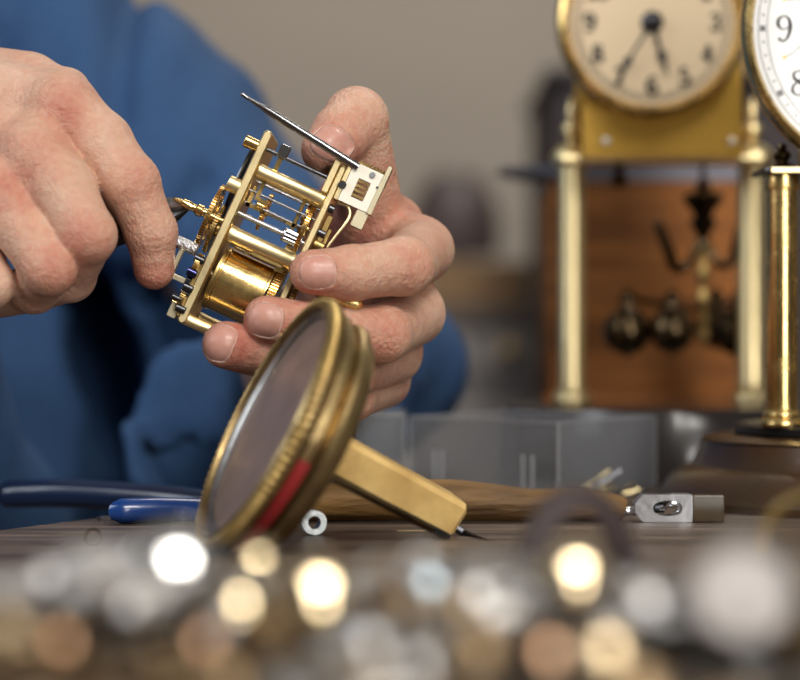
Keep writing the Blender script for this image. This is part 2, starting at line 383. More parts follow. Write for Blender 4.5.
mwd = mat('brown_board', (.26, .150, .065), .6, var=.6, vscale=6, col2=(.12, .075, .045))
build('body', pbox(395, 322, 548, 400, 2.6, .4, 0.), msb, sb)
build('top', pbox(385, 304, 552, 323, 2.58, .44), mat('dark_top', (.10, .075, .06), .6), sb)
for k in range(2):
    dr = build('drawer', pbox(400+k*74, 330, 469+k*74, 372, 2.585, .015), msb, sb)
    build('knob', MB().sph(P(434+k*74, 350, 2.575), .012), M['brass_old'], dr)
bx = empty('wooden_crate', (P(500, 340, 2.66).x, 2.75, P(0, 304, 2.66).z)); tag(bx, 'brown wooden crate on the sideboard far behind', 'crate')
for k in range(3): build('board', pbox(428, 262+k*14, 546, 275+k*14, 2.62, .2), mwd, bx)
lp = empty('bench_lamp', (P(452, 304, 2.85).x, 2.9, P(0, 304, 2.85).z)); tag(lp, 'dark bulbous lamp on the sideboard beside the crate', 'lamp')
mlp = mat('dark_lamp', (.07, .05, .05), .5)
c = P(455, 222, 2.9); build('shade', MB().lathe([(.001, .065), (.03, .062), (.052, .03), (.060, -.01), (.055, -.045), (.05, -.045), (.054, -.01)], Matrix.Translation(c), 28), mlp, lp)
build('stem', MB().cyl((c.x, 2.9, P(0, 304, 2.85).z-.0), (c.x, 2.9, c.z-.03), .008), mlp, lp)

# ---------------------------------------------------------------- wooden case and tray behind the first clock
wc = empty('wooden_case', (P(652, 0, 1.14).x, 1.20, TABLE)); tag(wc, 'orange brown wooden case behind the clock with the cream dial', 'case')
a = P(549, 0, 1.14).x; b_ = P(757, 0, 1.14).x; zt = P(0, 181, 1.14).z
build('front_panel', MB().box((a, 1.14, TABLE+.006), (b_, 1.15, zt), bev=.002), M['wood_case'], wc)
build('body', MB().box((a+.002, 1.15, TABLE), (b_-.002, 1.25, zt-.001), bev=.002), M['wood_case'], wc)
build('plinth', MB().box((a-.003, 1.134, TABLE), (b_+.003, 1.139, TABLE+.035), bev=.001), M['wood_case'], wc)
mt_ = mat('tray_metal', (.17, .17, .20), .5, .3)
a = P(503, 0, 1.13).x; zt2 = P(0, 159, 1.13).z
build_t = MB().box((P(582, 0, 1.14).x, 1.15, zt+.0003), (b_-.004, 1.24, zt2))
tr = build('metal_tray', build_t.add([(a, 1.16, zt2-.0035), (a, 1.20, zt2-.0035), (P(584, 0, 1.14).x, 1.15, zt2-.009), (P(584, 0, 1.14).x, 1.24, zt2-.009), (a, 1.16, zt2-.002), (a, 1.20, zt2-.002), (P(584, 0, 1.14).x, 1.15, zt2), (P(584, 0, 1.14).x, 1.24, zt2)],
     [(0, 1, 3, 2), (4, 6, 7, 5), (0, 4, 5, 1), (0, 2, 6, 4), (1, 5, 7, 3), (2, 3, 7, 6)]), mt_)
tag(tr, 'grey metal tray with a long lip lying on the wooden case', 'tray')

# ---------------------------------------------------------------- writing
G = {  # pen strokes in a 0.6 x 1 box: lists of (x, y, width)
 '0': [[(.3, 1, .05), (.1, .8, .12), (.05, .5, .16), (.1, .2, .12), (.3, 0, .05), (.5, .2, .12), (.55, .5, .16), (.5, .8, .12), (.3, 1, .05)]],
 '1': [[(.1, .82, .04), (.3, .98, .08)], [(.32, 1, .16), (.32, .5, .16), (.32, 0, .16)], [(.15, .01, .04), (.5, .01, .04)]],
 '2': [[(.08, .72, .14), (.12, .92, .08), (.32, 1, .05), (.52, .85, .12), (.48, .6, .14), (.25, .3, .07), (.05, .05, .05)], [(.05, .06, .12), (.3, .06, .13), (.56, .08, .10)]],
 '3': [[(.1, .85, .12), (.3, 1, .05), (.5, .82, .13), (.42, .6, .08), (.25, .53, .04)], [(.25, .53, .04), (.46, .45, .08), (.54, .25, .15), (.4, .04, .07), (.2, .02, .06), (.08, .18, .14)]],
 '4': [[(.42, 1, .08), (.2, .6, .06), (.03, .3, .05)], [(.02, .28, .06), (.3, .28, .06), (.58, .28, .06)], [(.42, 1, .14), (.42, .5, .15), (.42, 0, .15)]],
 '5': [[(.15, .98, .10), (.5, .97, .09)], [(.15, .98, .06), (.12, .55, .05)], [(.12, .55, .05), (.32, .63, .06), (.53, .45, .13), (.53, .2, .15), (.35, .02, .07), (.15, .02, .06), (.07, .15, .13)]],
 '6': [[(.5, .88, .13), (.36, 1, .06), (.15, .8, .11), (.06, .45, .16), (.1, .15, .12), (.3, 0, .05), (.5, .14, .12), (.52, .35, .13), (.34, .56, .05), (.12, .4, .06)]],
 '7': [[(.06, .82, .06), (.1, .95, .12), (.3, .95, .11), (.55, .97, .05)], [(.55, .97, .06), (.38, .6, .08), (.25, .3, .14), (.22, 0, .18)]],
 '8': [[(.3, 1, .05), (.12, .88, .10), (.14, .68, .12), (.32, .54, .13), (.52, .36, .14), (.52, .14, .12), (.3, 0, .05), (.08, .14, .12), (.1, .38, .10), (.3, .55, .06), (.48, .72, .08), (.48, .9, .09), (.3, 1, .05)]],
 '9': [[(.1, .12, .15), (.2, .0, .08), (.36, .03, .08), (.5, .25, .13), (.56, .6, .17), (.5, .88, .12), (.3, 1, .05), (.1, .86, .13), (.08, .64, .14), (.26, .45, .05), (.46, .55, .06)]],
}
def numeral(mb, txt, cx, cy, h, T, th=.00012, w=.62, bold=1.):
    n = len(txt); adv = h*w; bd = bold
    for i, ch in enumerate(txt):
        ox = cx-adv*n/2+adv*i+.02*h
        for st in G[ch]: mb.ribbon([(ox+x*h, cy-h/2+y*h, q*h*bd) for x, y, q in st], th, T)
    return mb

# ---------------------------------------------------------------- clock with the cream dial (behind, left)
D1 = 1.03; C1 = Vector((P(663, 0, D1).x, D1, TABLE)); s1 = D1/FPX
def z1(py): return P(0, py, D1).z
k1 = empty('anniversary_clock', C1); tag(k1, 'brass pillar clock with cream dial and hanging ball pendulum', 'clock')
hb = z1(405)-TABLE; rb = 165*s1
build('base', MB().lathe([(rb+.0005, 0), (rb+.0015, .001), (rb-.0018, hb-.002), (rb-.003, hb), (rb-.010, hb+.0003), (0.00001, hb+.0004)], Matrix.Translation(C1), 96), M['base_dark'], k1)
ya = D1-.000
for px, r, yy in ((572, 13.2, 1.03), (752, 14.5, 1.03)):
    x = P(px, 0, yy).x; T = Matrix.Translation((x, yy, 0)); s = yy/FPX
    cz = [(19, 403), (20, 399), (18, 394), (14, 390), (r+1, 386), (r, 380), (r, 166), (r+2, 165), (r+7, 163), (r+8, 158), (r+6, 152), (r+1, 147), (6, 143), (6, 139), (10, 136), (11.5, 131), (10, 126), (5, 122), (4, 118), (6, 114), (5, 108), (2.5, 100), (.01, 95)]
    top = [(q*s, P(0, y, yy).z) for q, y in cz]
    col_ = build('column', MB().lathe([t for t in top[:8]], T, 32), M['brass_light'], k1, angle=30)
    build('finial', MB().lathe([t for t in top[7:]], T, 32), M['brass_light'], k1, angle=30)
    build('column_nut', MB().sph(P(px+34 if px < 600 else px-20, 141, .998), 4*s), M['brass_bright'], k1)
pl = build('movement_plate', MB().box((P(582, 0, 1.0).x, 1.0, P(0, 158, 1.0).z), (P(743, 0, 1.0).x, 1.004, P(0, -90, 1.0).z), bev=.0008), M['gilt'], k1)
build('movement_plate', MB().box((P(582, 0, 1.0).x, 1.035, P(0, 158, 1.0).z), (P(743, 0, 1.0).x, 1.039, P(0, -90, 1.0).z), bev=.0008), M['gilt'], k1)
build('bridge_plate', MB().box((P(560, 0, 1.01).x, 1.006, P(0, 162, 1.01).z), (P(764, 0, 1.01).x, 1.034, P(0, 156, 1.01).z), bev=.0008), M['brass_light'], k1)
dc = P(652, 22, .985); s = .985/FPX; TD = frame(dc, (0, -1, 0))
# frame(): local x must point right for the viewer
def dialframe(c): return Matrix(((1, 0, 0, c.x), (0, 0, -1, c.y), (0, 1, 0, c.z), (0, 0, 0, 1)))
TD = dialframe(dc)
build('bezel', MB().lathe([(84*s, -.010), (91*s, -.010), (95.5*s, -.006), (96*s, 0), (93*s, .0035), (89*s, .0045), (86*s, .003), (83*s, .0005), (82*s, -.002)], TD, 96), M['brass'], k1)
build('dial', MB().lathe([(.00001, 0), (84*s, 0)], TD @ Matrix.Translation((0, 0, -.0005)), 96), M['cream_dial'], k1).data.name = 'dial'
bpy.data.objects['dial'].name = 'dial'
nb = MB()
for h in range(1, 13):
    a = PI/2-h*PI/6; numeral(nb, str(h), 63*s*math.cos(a), 63*s*math.sin(a), 17*s, TD, w=.62, bold=2.0)
build('numerals', nb, M['ink'], k1)
tr_ = MB()
for rr in (73, 77): tr_.lathe([(rr*s, 0), (rr*s, .0001), ((rr+.7)*s, .0001), ((rr+.7)*s, 0)], TD, 96)
for k in range(60):
    a = k*PI/30; tr_.ribbon([(73*s*math.cos(a), 73*s*math.sin(a), .6*s), (77*s*math.cos(a), 77*s*math.sin(a), .6*s)], .0001, TD)
build('minute_track', tr_, mat('track_ink', (.10, .07, .045), .6), k1)
def hand(T, ang, ln, w, sp, tail=.12):
    mb = MB(); R = T @ Matrix.Rotation(ang, 4, 'Z')
    mb.ribbon([(-tail*ln, 0, w), (0, 0, w), (ln*sp-.1*ln, 0, w*.7), (ln*sp, 0, w*2.8), (ln*sp+.1*ln, 0, w*1.2), (ln*.85, 0, w*.45), (ln, 0, w*.15)], .0004, R); return mb
build('hour_hand', hand(TD @ Matrix.Translation((0, 0, .0012)), math.atan2(-54, 16), 57*s, 4.2*s, .60), M['ink'], k1)
build('minute_hand', hand(TD @ Matrix.Translation((0, 0, .0020)), math.atan2(-62, -38), 74*s, 3.6*s, .62), M['ink'], k1)
build('center_boss', MB().lathe([(11*s, 0), (11*s, .001), (8*s, .0025), (3.5*s, .003), (3*s, .005), (.00001, .0055)], TD, 24), M['steel_dark'], k1)
# pendulum: rod of turned beads with a crown, arms and hanging balls
pr = [(1, 344), (5, 340), (6, 334), (4, 329), (2.5, 326), (5, 320), (5, 316), (2.5, 312), (2.5, 308), (6, 302), (6, 295), (3, 290), (3, 285), (6, 279), (6.5, 272), (4, 266), (3, 258), (4, 250), (7, 246), (5, 240), (9, 232), (14, 226), (16, 221), (10, 216), (14, 210), (20, 203), (24, 196), (22, 194), (12, 200), (8, 198), (10, 192), (9, 186), (5, 181), (3, 176), (3, 166), (.01, 162)]
xp = P(703, 0, 1.05).x; s = 1.05/FPX
pd = build('pendulum', MB().lathe([(q*s*.9, P(0, y, 1.05).z) for q, y in pr if y <= 250], Matrix.Translation((xp, 1.05, 0)), 28), M['brass_dark'], k1)
build('bead_rod', MB().lathe([(q*s*1.15, P(0, y, 1.05).z) for q, y in pr if y >= 250], Matrix.Translation((xp, 1.049, 0)), 28), M['brass_old'], pd)
am = MB()
am.tube([P(703, 232, 1.05), P(690, 262, 1.05), P(676, 268, 1.045), P(668, 250, 1.04), P(659, 226, 1.04), P(655, 218, 1.04)], [.0015, .0022, .0026, .0028, .0022, .0008], 10)
am.tube([P(703, 232, 1.05), P(716, 262, 1.05), P(731, 262, 1.055), P(738, 235, 1.06), P(742, 222, 1.06)], [.0015, .002, .0024, .0024, .001], 10)
am.tube([P(627, 290, 1.05), P(640, 300, 1.05), P(672, 306, 1.045), P(703, 310, 1.05), P(736, 300, 1.07)], .0016, 8)
build('pendulum_arm', am, M['brass_dark'], pd)
for bx_, by_, bd, br in ((627, 331, 1.045, 24), (672, 330, 1.04, 23), (737, 332, 1.07, 24), (716, 326, 1.09, 21)):
    q = bd/FPX; T = Matrix.Translation(P(bx_, by_, bd))
    prf = [(.01, -br-3), (3, -br-2), (4, -br+.5)]+[(br*math.sin(PI*k/16), -br*math.cos(PI*k/16)) for k in range(2, 15)]+[(6, br), (5, br+3), (8, br+6), (8, br+10), (5, br+14), (3, br+17), (.01, br+18)]
    build('pendulum_ball', MB().lathe([(x*q, y*q) for x, y in prf], T, 32), M['brass_dark'], pd)
build('suspension_knob', MB().lathe([(.0001, 0), (7*s, 2*s), (9*s, 8*s), (6*s, 14*s), (3*s, 17*s), (6*s, 22*s), (4*s, 27*s), (.0001, 30*s)], Matrix.Translation(P(619, 188, 1.03)), 20), M['brass_dark'], k1)

# ---------------------------------------------------------------- clock with the white dial (right edge, nearer)
D2 = .86; C2 = Vector((P(897, 0, D2).x, D2, TABLE)); k2 = empty('mantel_clock', C2); tag(k2, 'brass clock with white dial and moulded dark brown base at right edge', 'clock')
pb = [(.0917, 0), (.0921, .003), (.0905, .006), (.0878, .010), (.083, .0135), (.0793, .0150), (.0782, .0166), (.0762, .021), (.0750, .0240), (.0757, .0248), (.0735, .0258), (.0710, .0264), (.0640, .0266), (.00001, .0267)]
build('base', MB().lathe(pb, Matrix.Translation(C2), 128), M['bronze'], k2, angle=28)
build('base_disc', MB().lathe([(.0618, .0267), (.0627, .0273), (.0627, .0300), (.0618, .0306), (.00001, .0307)], Matrix.Translation(C2), 96), M['black'], k2)
zd = TABLE+.0307
for dx, dy in ((-.0497, -.030), (.0497, -.030)):
    x, y = C2.x+dx, C2.y+dy; d = .83; T = Matrix.Translation((x, y, 0)); s = d/FPX
    zt = P(0, 175, d).z; prf = [(21, zd), (22.5, zd+.0012), (21, zd+.0026), (18, zd+.0036), (19, zd+.0045), (18, zd+.0055), (15.8, zd+.0062), (15.8, zt-.0058), (18, zt-.0055), (18.5, zt-.0045), (17.5, zt-.001), (17.5, zt)]
    build('column', MB().lathe([(a*s, z) for a, z in prf], T, 40), M['brass'], k2, angle=30)
    zp = P(0, 169, d).z; fp = [(14, 0), (14.5, 1), (12, 4), (7, 6), (6, 8), (8.5, 11), (9.5, 14), (7, 17.5), (4, 19), (5.5, 21), (5, 24), (.01, 26)]
    build('finial', MB().lathe([(a*s, zp+z*s) for a, z in fp], T, 32), M['brass_dark'], k2, angle=30)
zt = P(0, 175, .83).z; zp = P(0, 169.3, .83).z
build('top_plate', MB().box((C2.x-.0585, .8185, zt), (C2.x+.0585, .845, zp), bev=.0006), M['black'], k2)
build('plate_edge', MB().box((C2.x-.0555, .8178, zt+.0002), (C2.x+.0555, .8184, zp-.0002)), M['brass_light'], k2)
dc = P(893, 28, .815); s = .815/FPX; TD = dialframe(dc)
build('movement_drum', MB().lathe([(.045, -.040), (.047, -.038), (.047, -.006)], TD, 64), M['brass_old'], k2)
build('drum_mount', MB().box((dc.x-.03, dc.y+.010, zp), (dc.x+.03, dc.y+.028, dc.z-.043), bev=.001), M['brass_old'], k2)
build('bezel', MB().lathe([(136*s, -.009), (146*s, -.009), (151*s, -.006), (152*s, -.001), (149*s, .002), (144*s, .003), (141*s, .0016), (139.5*s, 0), (139*s, -.002)], TD, 128), M['brass'], k2)
build('dial', MB().lathe([(.00001, 0), (141*s, 0)], TD @ Matrix.Translation((0, 0, -.001)), 128), M['white_enamel'], k2)
TN = TD @ Matrix.Translation((0, 0, -.001))
nb = MB()
for h in range(1, 13):
    a = PI/2-h*PI/6; numeral(nb, str(h), 109*s*math.cos(a), 109*s*math.sin(a), 25*s, TN)
build('numerals', nb, M['ink'], k2)
tr_ = MB()
for rr in (125, 134): tr_.lathe([(rr*s, 0), (rr*s, .0001), ((rr+.7)*s, .0001), ((rr+.7)*s, 0)], TN, 128)
for k in range(60):
    a = k*PI/30; c_ = Vector((129.8*s*math.cos(a), 129.8*s*math.sin(a), 0)); q = TN @ Matrix.Translation(c_)
    if k % 5: tr_.lathe([(.00001, .00012), (1.1*s, .0001), (1.1*s, 0)], q, 8)
    else:
        for j in range(4):
            b = j*PI/2+a+PI/4; tr_.lathe([(.00001, .00012), (1.5*s, .0001), (1.5*s, 0)], q @ Matrix.Translation((2.1*s*math.cos(b), 2.1*s*math.sin(b), 0)), 8)
build('minute_track', tr_, M['ink'], k2)
fl = MB(); tips = MB()
for h in range(12):
    a = (h+.5)*PI/6+PI/2; r0 = 112
    R = TN @ Matrix.Rotation(a, 4, 'Z')
    for sg in (1,):
        fl.ribbon([(r0*s, 0, .9*s), ((r0-12)*s, -3*s, .9*s), ((r0-26)*s, -12*s, .9*s), ((r0-34)*s, -8*s, 1.6*s), ((r0-30)*s, 2*s, 1.2*s), ((r0-18)*s, 3*s, .8*s)], .0001, R)
    tips.lathe([(.00001, .0003), (1.8*s, .0002), (1.8*s, 0)], R @ Matrix.Translation((r0*s, 0, 0)), 10)
build('dial_scrollwork', fl, M['ink'], k2); build('gilt_dots', tips, M['gilt'], k2)
build('hour_hand', hand(TD @ Matrix.Translation((0, 0, .0005)), math.radians(50), 75*s, 3.2*s, .6), M['ink'], k2)
build('minute_hand', hand(TD @ Matrix.Translation((0, 0, .0012)), math.radians(-25), 110*s, 2.6*s, .65), M['ink'], k2)
build('center_boss', MB().lathe([(5*s, 0), (5*s, .002), (.00001, .0025)], TD, 20), M['brass'], k2)

# ---------------------------------------------------------------- clear plastic boxes
def clear_box(name, pts, z, h, label, strips=()):
    base = Vector((sum(p[0] for p in pts)/4, sum(p[1] for p in pts)/4, z)); r = empty(name, base); tag(r, label, 'box')
    th = .0012; n = 4; c = Vector((base.x, base.y, 0))
    ins = [Vector((p[0], p[1], 0)) for p in pts]
    ins = [p+(c-p).normalized()*th*1.5 for p in ins]
    for i in range(n):
        a, b = pts[i], pts[(i+1) % n]; ia, ib = ins[i], ins[(i+1) % n]
        build('side_wall', MB().add([(a[0], a[1], z+th), (b[0], b[1], z+th), (ib.x, ib.y, z+th), (ia.x, ia.y, z+th), (a[0], a[1], z+h), (b[0], b[1], z+h), (ib.x, ib.y, z+h), (ia.x, ia.y, z+h)],
              [(0, 3, 2, 1), (4, 5, 6, 7), (0, 1, 5, 4), (2, 3, 7, 6), (1, 2, 6, 5), (3, 0, 4, 7)]), M['plastic'], r)
        build('rim', MB().tube([(a[0], a[1], z+h), (b[0], b[1], z+h)], .0006, 8), M['plastic_edge'], r)
        build('corner_post', MB().tube([(a[0], a[1], z+.001), (a[0], a[1], z+h)], .0006, 8), M['plastic_edge'], r)
    build('bottom', slab([(p[0], p[1]) for p in pts], z, z+th), M['plastic'], r)
    for q, w in strips:
        build('rib', MB().box((q.x-w/2, q.y-.0012, z+.002), (q.x+w/2, q.y-.0002, z+.0175), bev=.0003), M['plastic_rib'], r)
    return r
cA = P(558, 0, .86); cB = P(655, 0, .934); cL = P(410, 0, .922); cD = (cB.x+cL.x-cA.x, cB.y+cL.y-cA.y)
strips = []
for px in (434.5, 442, 523, 532.5):  # pale upright strips along the front wall
    t = (558-px)/148; d = .86+(.922-.86)*t; q = P(px, 0, d+.002); strips.append((q, .0012))
clear_box('plastic_box', [(cA.x, cA.y), (cB.x, cB.y), cD, (cL.x, cL.y)], TABLE+.0003, .0305, 'clear plastic box in front of the clocks, brass pins inside', strips)
clear_box('plastic_box', [(P(356, 0, .880).x, .880), (P(404, 0, .895).x, .895), (P(404, 0, .945).x, .945), (P(362, 0, .935).x, .935)], TABLE+.0003, .0325, 'clear plastic box half hidden behind the tilted brass clock case')
# brass pins in the box corner
pinm = M['brass_light']
for k in range(14):
    px = random.uniform(585, 632); d = random.uniform(.892, .908); c0 = P(px, 0, d); c0.z = TABLE+.0020+(k % 5)*.0006
    an = random.uniform(-.6, 1.2); el = random.uniform(.0, .35); ln = random.uniform(.007, .012)*.5; dv = Vector((math.cos(an)*math.cos(el), math.sin(an)*math.cos(el), math.sin(el)))*ln
    if k in (2, 6): c0 = P(590+k*3, 0, .893); c0.z = TABLE+.0070; dv = Vector((.0055, .001, .0038))
    o = build('taper_pin', MB().cyl(c0-dv, c0+dv, .0005, .0003, n=8), pinm if k % 3 else M['steel'])
    tag(o, 'short metal pin in the heap at the bottom of the clear plastic box', 'pin', 'metal pins in the clear plastic box')

# ---------------------------------------------------------------- wooden handled tool with a steel clamp head
wt = empty('hand_vice', P(470, 520, .785)); wt.location.z = TABLE; tag(wt, 'wooden handled hand vice with shiny steel clamp lying on the bench', 'hand tool')
dh = .770; s = dh/FPX; hp = []
prof = [(292, 11), (300, 17), (330, 19.5), (380, 21), (450, 21), (490, 19), (530, 16.5), (560, 16.5), (590, 15.5), (612, 14), (624, 11)]
zb = TABLE+.0002
def hpt(px, r, dd=dh): q = P(px, 0, dd); return Vector((q.x, dd, zb+r*s))
n_ = 28; vs = []; fs = []
pp, rr_ = catmull([hpt(px, r) for px, r in prof], [r*s for _, r in prof], 4)
mbh = MB().tube(pp, rr_, 28, sub=1); build('handle', mbh, M['wood_handle'], wt)
build('shank', MB().tube([hpt(618, 9), hpt(628, 10), hpt(637, 11)], [.0026, .0014, .0018], 14, sub=3), M['steel_bright'], wt)
zc_ = zb+12.5*s; dz = 14*s; x0 = P(634, 0, dh).x; x1 = P(691, 0, dh).x
jb = MB(); hh = 13.8*s
# clamp body: chamfered nose, oval window cut through
out = [(x0, -.35*hh), (x0+.0028, -hh), (x1, -hh), (x1, hh), (x0+.0028, hh), (x0, .35*hh)]
N_ = 40; cx_ = (x0+x1)/2+.0012; ring = [(cx_+11.5*s*math.cos(2*PI*i/N_)*1.35, 7.0*s*math.sin(2*PI*i/N_)) for i in range(N_)]
def outer(a):
    dx, dz_ = math.cos(a), math.sin(a); best = 1e9
    for i in range(6):
        p, q = out[i], out[(i+1) % 6]; ex, ez = q[0]-p[0], q[1]-p[1]; det = dx*(-ez)+dz_*ex
        if abs(det) < 1e-12: continue
        t = ((p[0]-cx_)*(-ez)+(p[1])*ex)/det; u = (dx*p[1]-dz_*(p[0]-cx_))/det
        if t > 0 and -1e-6 <= u <= 1+1e-6: best = min(best, t)
    return (cx_+dx*best, dz_*best)
N_ = 96; vs = []; fs = []
for y in (dh-.0042, dh+.0042):
    for i in range(N_):
        a = 2*PI*i/N_; q = outer(a); vs.append((q[0], y, zb+hh+q[1]))
    for i in range(N_):
        a = 2*PI*i/N_; vs.append((cx_+14.5*s*math.cos(a), y, zb+hh+7.6*s*math.sin(a)))
for i in range(N_):
    j = (i+1) % N_
    fs += [(i, N_+i, N_+j, j), (2*N_+i, 2*N_+j, 3*N_+j, 3*N_+i), (i, j, 2*N_+j, 2*N_+i), (N_+i, 3*N_+i, 3*N_+j, N_+j)]
cl = build('clamp_body', MB().add(vs, fs), M['steel_bright'], wt, angle=25)
build('clamp_hook', MB().tube([(cx_-.002, dh-.0036, zb+hh-.0006), (cx_+.001, dh-.0042, zb+hh+.0016), (cx_+.0038, dh-.004, zb+hh+.0010), (cx_+.0040, dh-.004, zb+hh-.0010), (cx_+.0015, dh-.004, zb+hh-.0020)], [.0004, .0008, .001, .001, .0005], 10), M['steel_bright'], cl)
build('clamp_screw', MB().cyl((cx_-.0042, dh, zb+hh), (cx_-.0005, dh, zb+hh), .0019, n=16), M['steel_dark'], cl)
xe = P(723, 0, dh).x; build('horn_jaw', MB().box((x1, dh-.004, zb+.0001), (xe, dh+.004, zb+2*hh-.0004), bev=.0004), M['amber'], wt)

# ---------------------------------------------------------------- blue handled pliers on the left edge of the bench
pz = empty('pliers', (P(230, 0, .79).x, .79, TABLE)); tag(pz, 'pliers with two blue plastic handles reaching over the bench edge', 'pliers')
h1 = [P(4, 493, .845), P(9, 494, .845), P(60, 493, .838), P(120, 496, .83), P(180, 500, .82), P(235, 506, .805)]
build('handle', MB().tube(h1, [.0030, .0053, .0055, .0053, .0050, .004], 20), M['blue_grip'], pz)
h2 = [P(117, 511, .760), P(121, 511, .760), P(160, 510.5, .765), P(200, 511, .772), P(250, 512, .785)]
build('handle', MB().tube(h2, [.0024, .0044, .0046, .0045, .0038], 20), M['blue_bright'], pz)
build('joint', MB().cyl(P(262, 511, .800)-Vector((0, 0, .003)), P(262, 511, .800)+Vector((0, 0, .0038)), .008, n=28), M['steel'], pz)
for q in (-1, 1):
    build('jaw', MB().tube([P(262, 512, .800+q*.002), P(285, 512, .806+q*.004), P(315, 513, .812+q*.0015)], [.0048, .0045, .0018], 12), M['steel'], pz)

# small things lying on the bench in focus
T = frame(P(313, 522, .7195), (.16, -1, .03)); s = .7195/FPX
o = build('bushing', MB().lathe([(6*s, -.004), (12.3*s, -.004), (12.8*s, -.0034), (12.8*s, .0034), (12.3*s, .004), (6.5*s, .004), (6*s, .0034), (6*s, -.004)], T, 40), mat('grey_bushing', (.50, .53, .53), .35, .7, bump=.2, bscale=600), angle=25)
tag(o, 'small silver tube standing on its side by the tilted case', 'bushing')
o = build('brass_pin', MB().cyl(P(397, 531.5, .733)+Vector((0, 0, -.0002)), P(430, 532, .733), .0006, n=12), M['brass_light']); tag(o, 'thin brass pin lying on the bench right of the silver tube', 'pin')
o = build('small_ring', MB().torus(.0024, .0004, frame(P(93, 538, .6855)+Vector((0, 0, .0004)), (.1, -1, .35)), 28, 8), M['brass_dark']); tag(o, 'tiny dark ring on the left end of the bench', 'ring')
T = Matrix.Translation((P(106, 0, .775).x, .777, TABLE+.0001))
o = build('small_nut', MB().lathe([(.0012, 0), (.0034, 0), (.0034, .001), (.003, .0013), (.0012, .0013), (.0012, 0)], T, 6), M['steel']); tag(o, 'flat steel nut on the bench below the blue handles', 'nut')
# ================================================================ THE PERSON
def mm(v): return v*.001
def hand_field(g, fingers, palm, kf=.0045, fk=.0007):
    """fingers: chains of (px, py, depth, radius mm); palm: cones; fingers stay apart, palm melts into them"""
    FF = g.new()
    for ch in fingers:
        f = g.new()
        for a, b in zip(ch[:-1], ch[1:]): g.cone(f, P(*a[:3]), P(*b[:3]), mm(a[3]), mm(b[3]), .0022)
        for a in ch[1:-1]: g.ell(f, P(*a[:3]), (mm(a[3])*1.02,)*3, .0015)
        FF = smin(FF, f, fk)
    PF = g.new()
    for a, b in palm: g.cone(PF, P(*a[:3]), P(*b[:3]), mm(a[3]), mm(b[3]), .007)
    return smin(FF, PF, kf)
def axes_of(a, b):
    return (P(*b[:3])-P(*a[:3])).normalized()

# ---- hand holding the movement (right half of the picture)
thumb = [(366, 330, .815, 13), (372, 222, .792, 12.0), (356, 119, .764, 10.6), (341, 134, .757, 9.6), (326, 150, .7515, 8.5)]
index = [(423, 250, .780, 11.2), (404, 266, .744, 9.7), (352, 273, .733, 8.9), (312, 272, .7285, 7.4)]
middle = [(414, 314, .782, 11.2), (382, 334, .745, 9.5), (318, 329, .733, 8.4), (267, 319, .7285, 7.7)]
ring_ = [(393, 354, .788, 10.6), (348, 372, .752, 9.2), (280, 357, .738, 8.6), (226, 345, .7305, 7.9)]
little = [(384, 382, .798, 9.2), (352, 397, .765, 8.0), (320, 398, .755, 7.4), (296, 390, .748, 6.4)]
W1 = (332, 352, .872, 25)
palmL = [((412, 246, .786, 11.5), (345, 320, .85, 17)), ((406, 306, .788, 11.5), (345, 335, .85, 18)), ((386, 346, .793, 10.5), (340, 355, .85, 18)), ((378, 378, .80, 9.5), (335, 368, .855, 17)),
         ((372, 222, .794, 12), (340, 320, .85, 18)), ((400, 220, .800, 8), (385, 290, .80, 12)), ((345, 205, .806, 11), (345, 300, .82, 15)), ((325, 235, .812, 9), (335, 300, .82, 14)), ((345, 335, .85, 21), W1), (W1, (288, 368, .95, 27))]
h = .00075
lo = P(180, 430, .77); hi = P(475, 75, .77)
g1 = SDF((lo.x-.004, .712, lo.z-.012), (hi.x+.004, .915, hi.z+.006), h)
F = hand_field(g1, [thumb, index, middle, ring_, little], palmL)
V1, Q1 = g1.mesh(F)
# ---- hand holding the pliers tip (left edge)
index2 = [(62, 106, .742, 11.3), (100, 144, .737, 10.6), (130, 183, .733, 9.6), (151, 232, .735, 8.4), (154, 269, .738, 6.9)]
middle2 = [(36, 150, .733, 11.3), (64, 192, .724, 10.6), (87, 235, .717, 9.2), (70, 276, .735, 8.2), (34, 292, .748, 7.2)]
ring2 = [(-2, 190, .731, 11.0), (49, 268, .715, 8.6), (34, 288, .732, 8.0), (0, 296, .748, 7.4)]
little2 = [(-36, 222, .734, 9.6), (-10, 284, .722, 7.7), (-25, 298, .735, 7.2), (-50, 296, .75, 6.5)]
thumb2 = [(-60, 150, .800, 13), (30, 175, .788, 11.5), (98, 188, .768, 9.4), (134, 222, .756, 8.2)]
W2 = (-115, 125, .765, 26)
palmR = [((62, 106, .744, 10.5), (-80, 85, .760, 14)), ((32, 152, .736, 10.5), (-85, 115, .757, 14)), ((-2, 190, .734, 10.2), (-90, 145, .757, 14)), ((-36, 222, .737, 9.5), (-95, 170, .760, 13)),
         ((66, 92, .757, 8.5), (-60, 82, .775, 14)), ((40, 150, .757, 11), (-60, 140, .78, 15)), ((-80, 120, .765, 24), W2), (W2, (-190, 190, .82, 29)), ((30, 80, .765, 9), (-40, 90, .785, 16))]
lo = P(-140, 330, .76); hi = P(190, 20, .76)
g2 = SDF((lo.x, .70, lo.z), (hi.x, .83, hi.z+.01), h)
F = hand_field(g2, [index2, middle2, ring2, little2, thumb2], palmR, kf=.005)
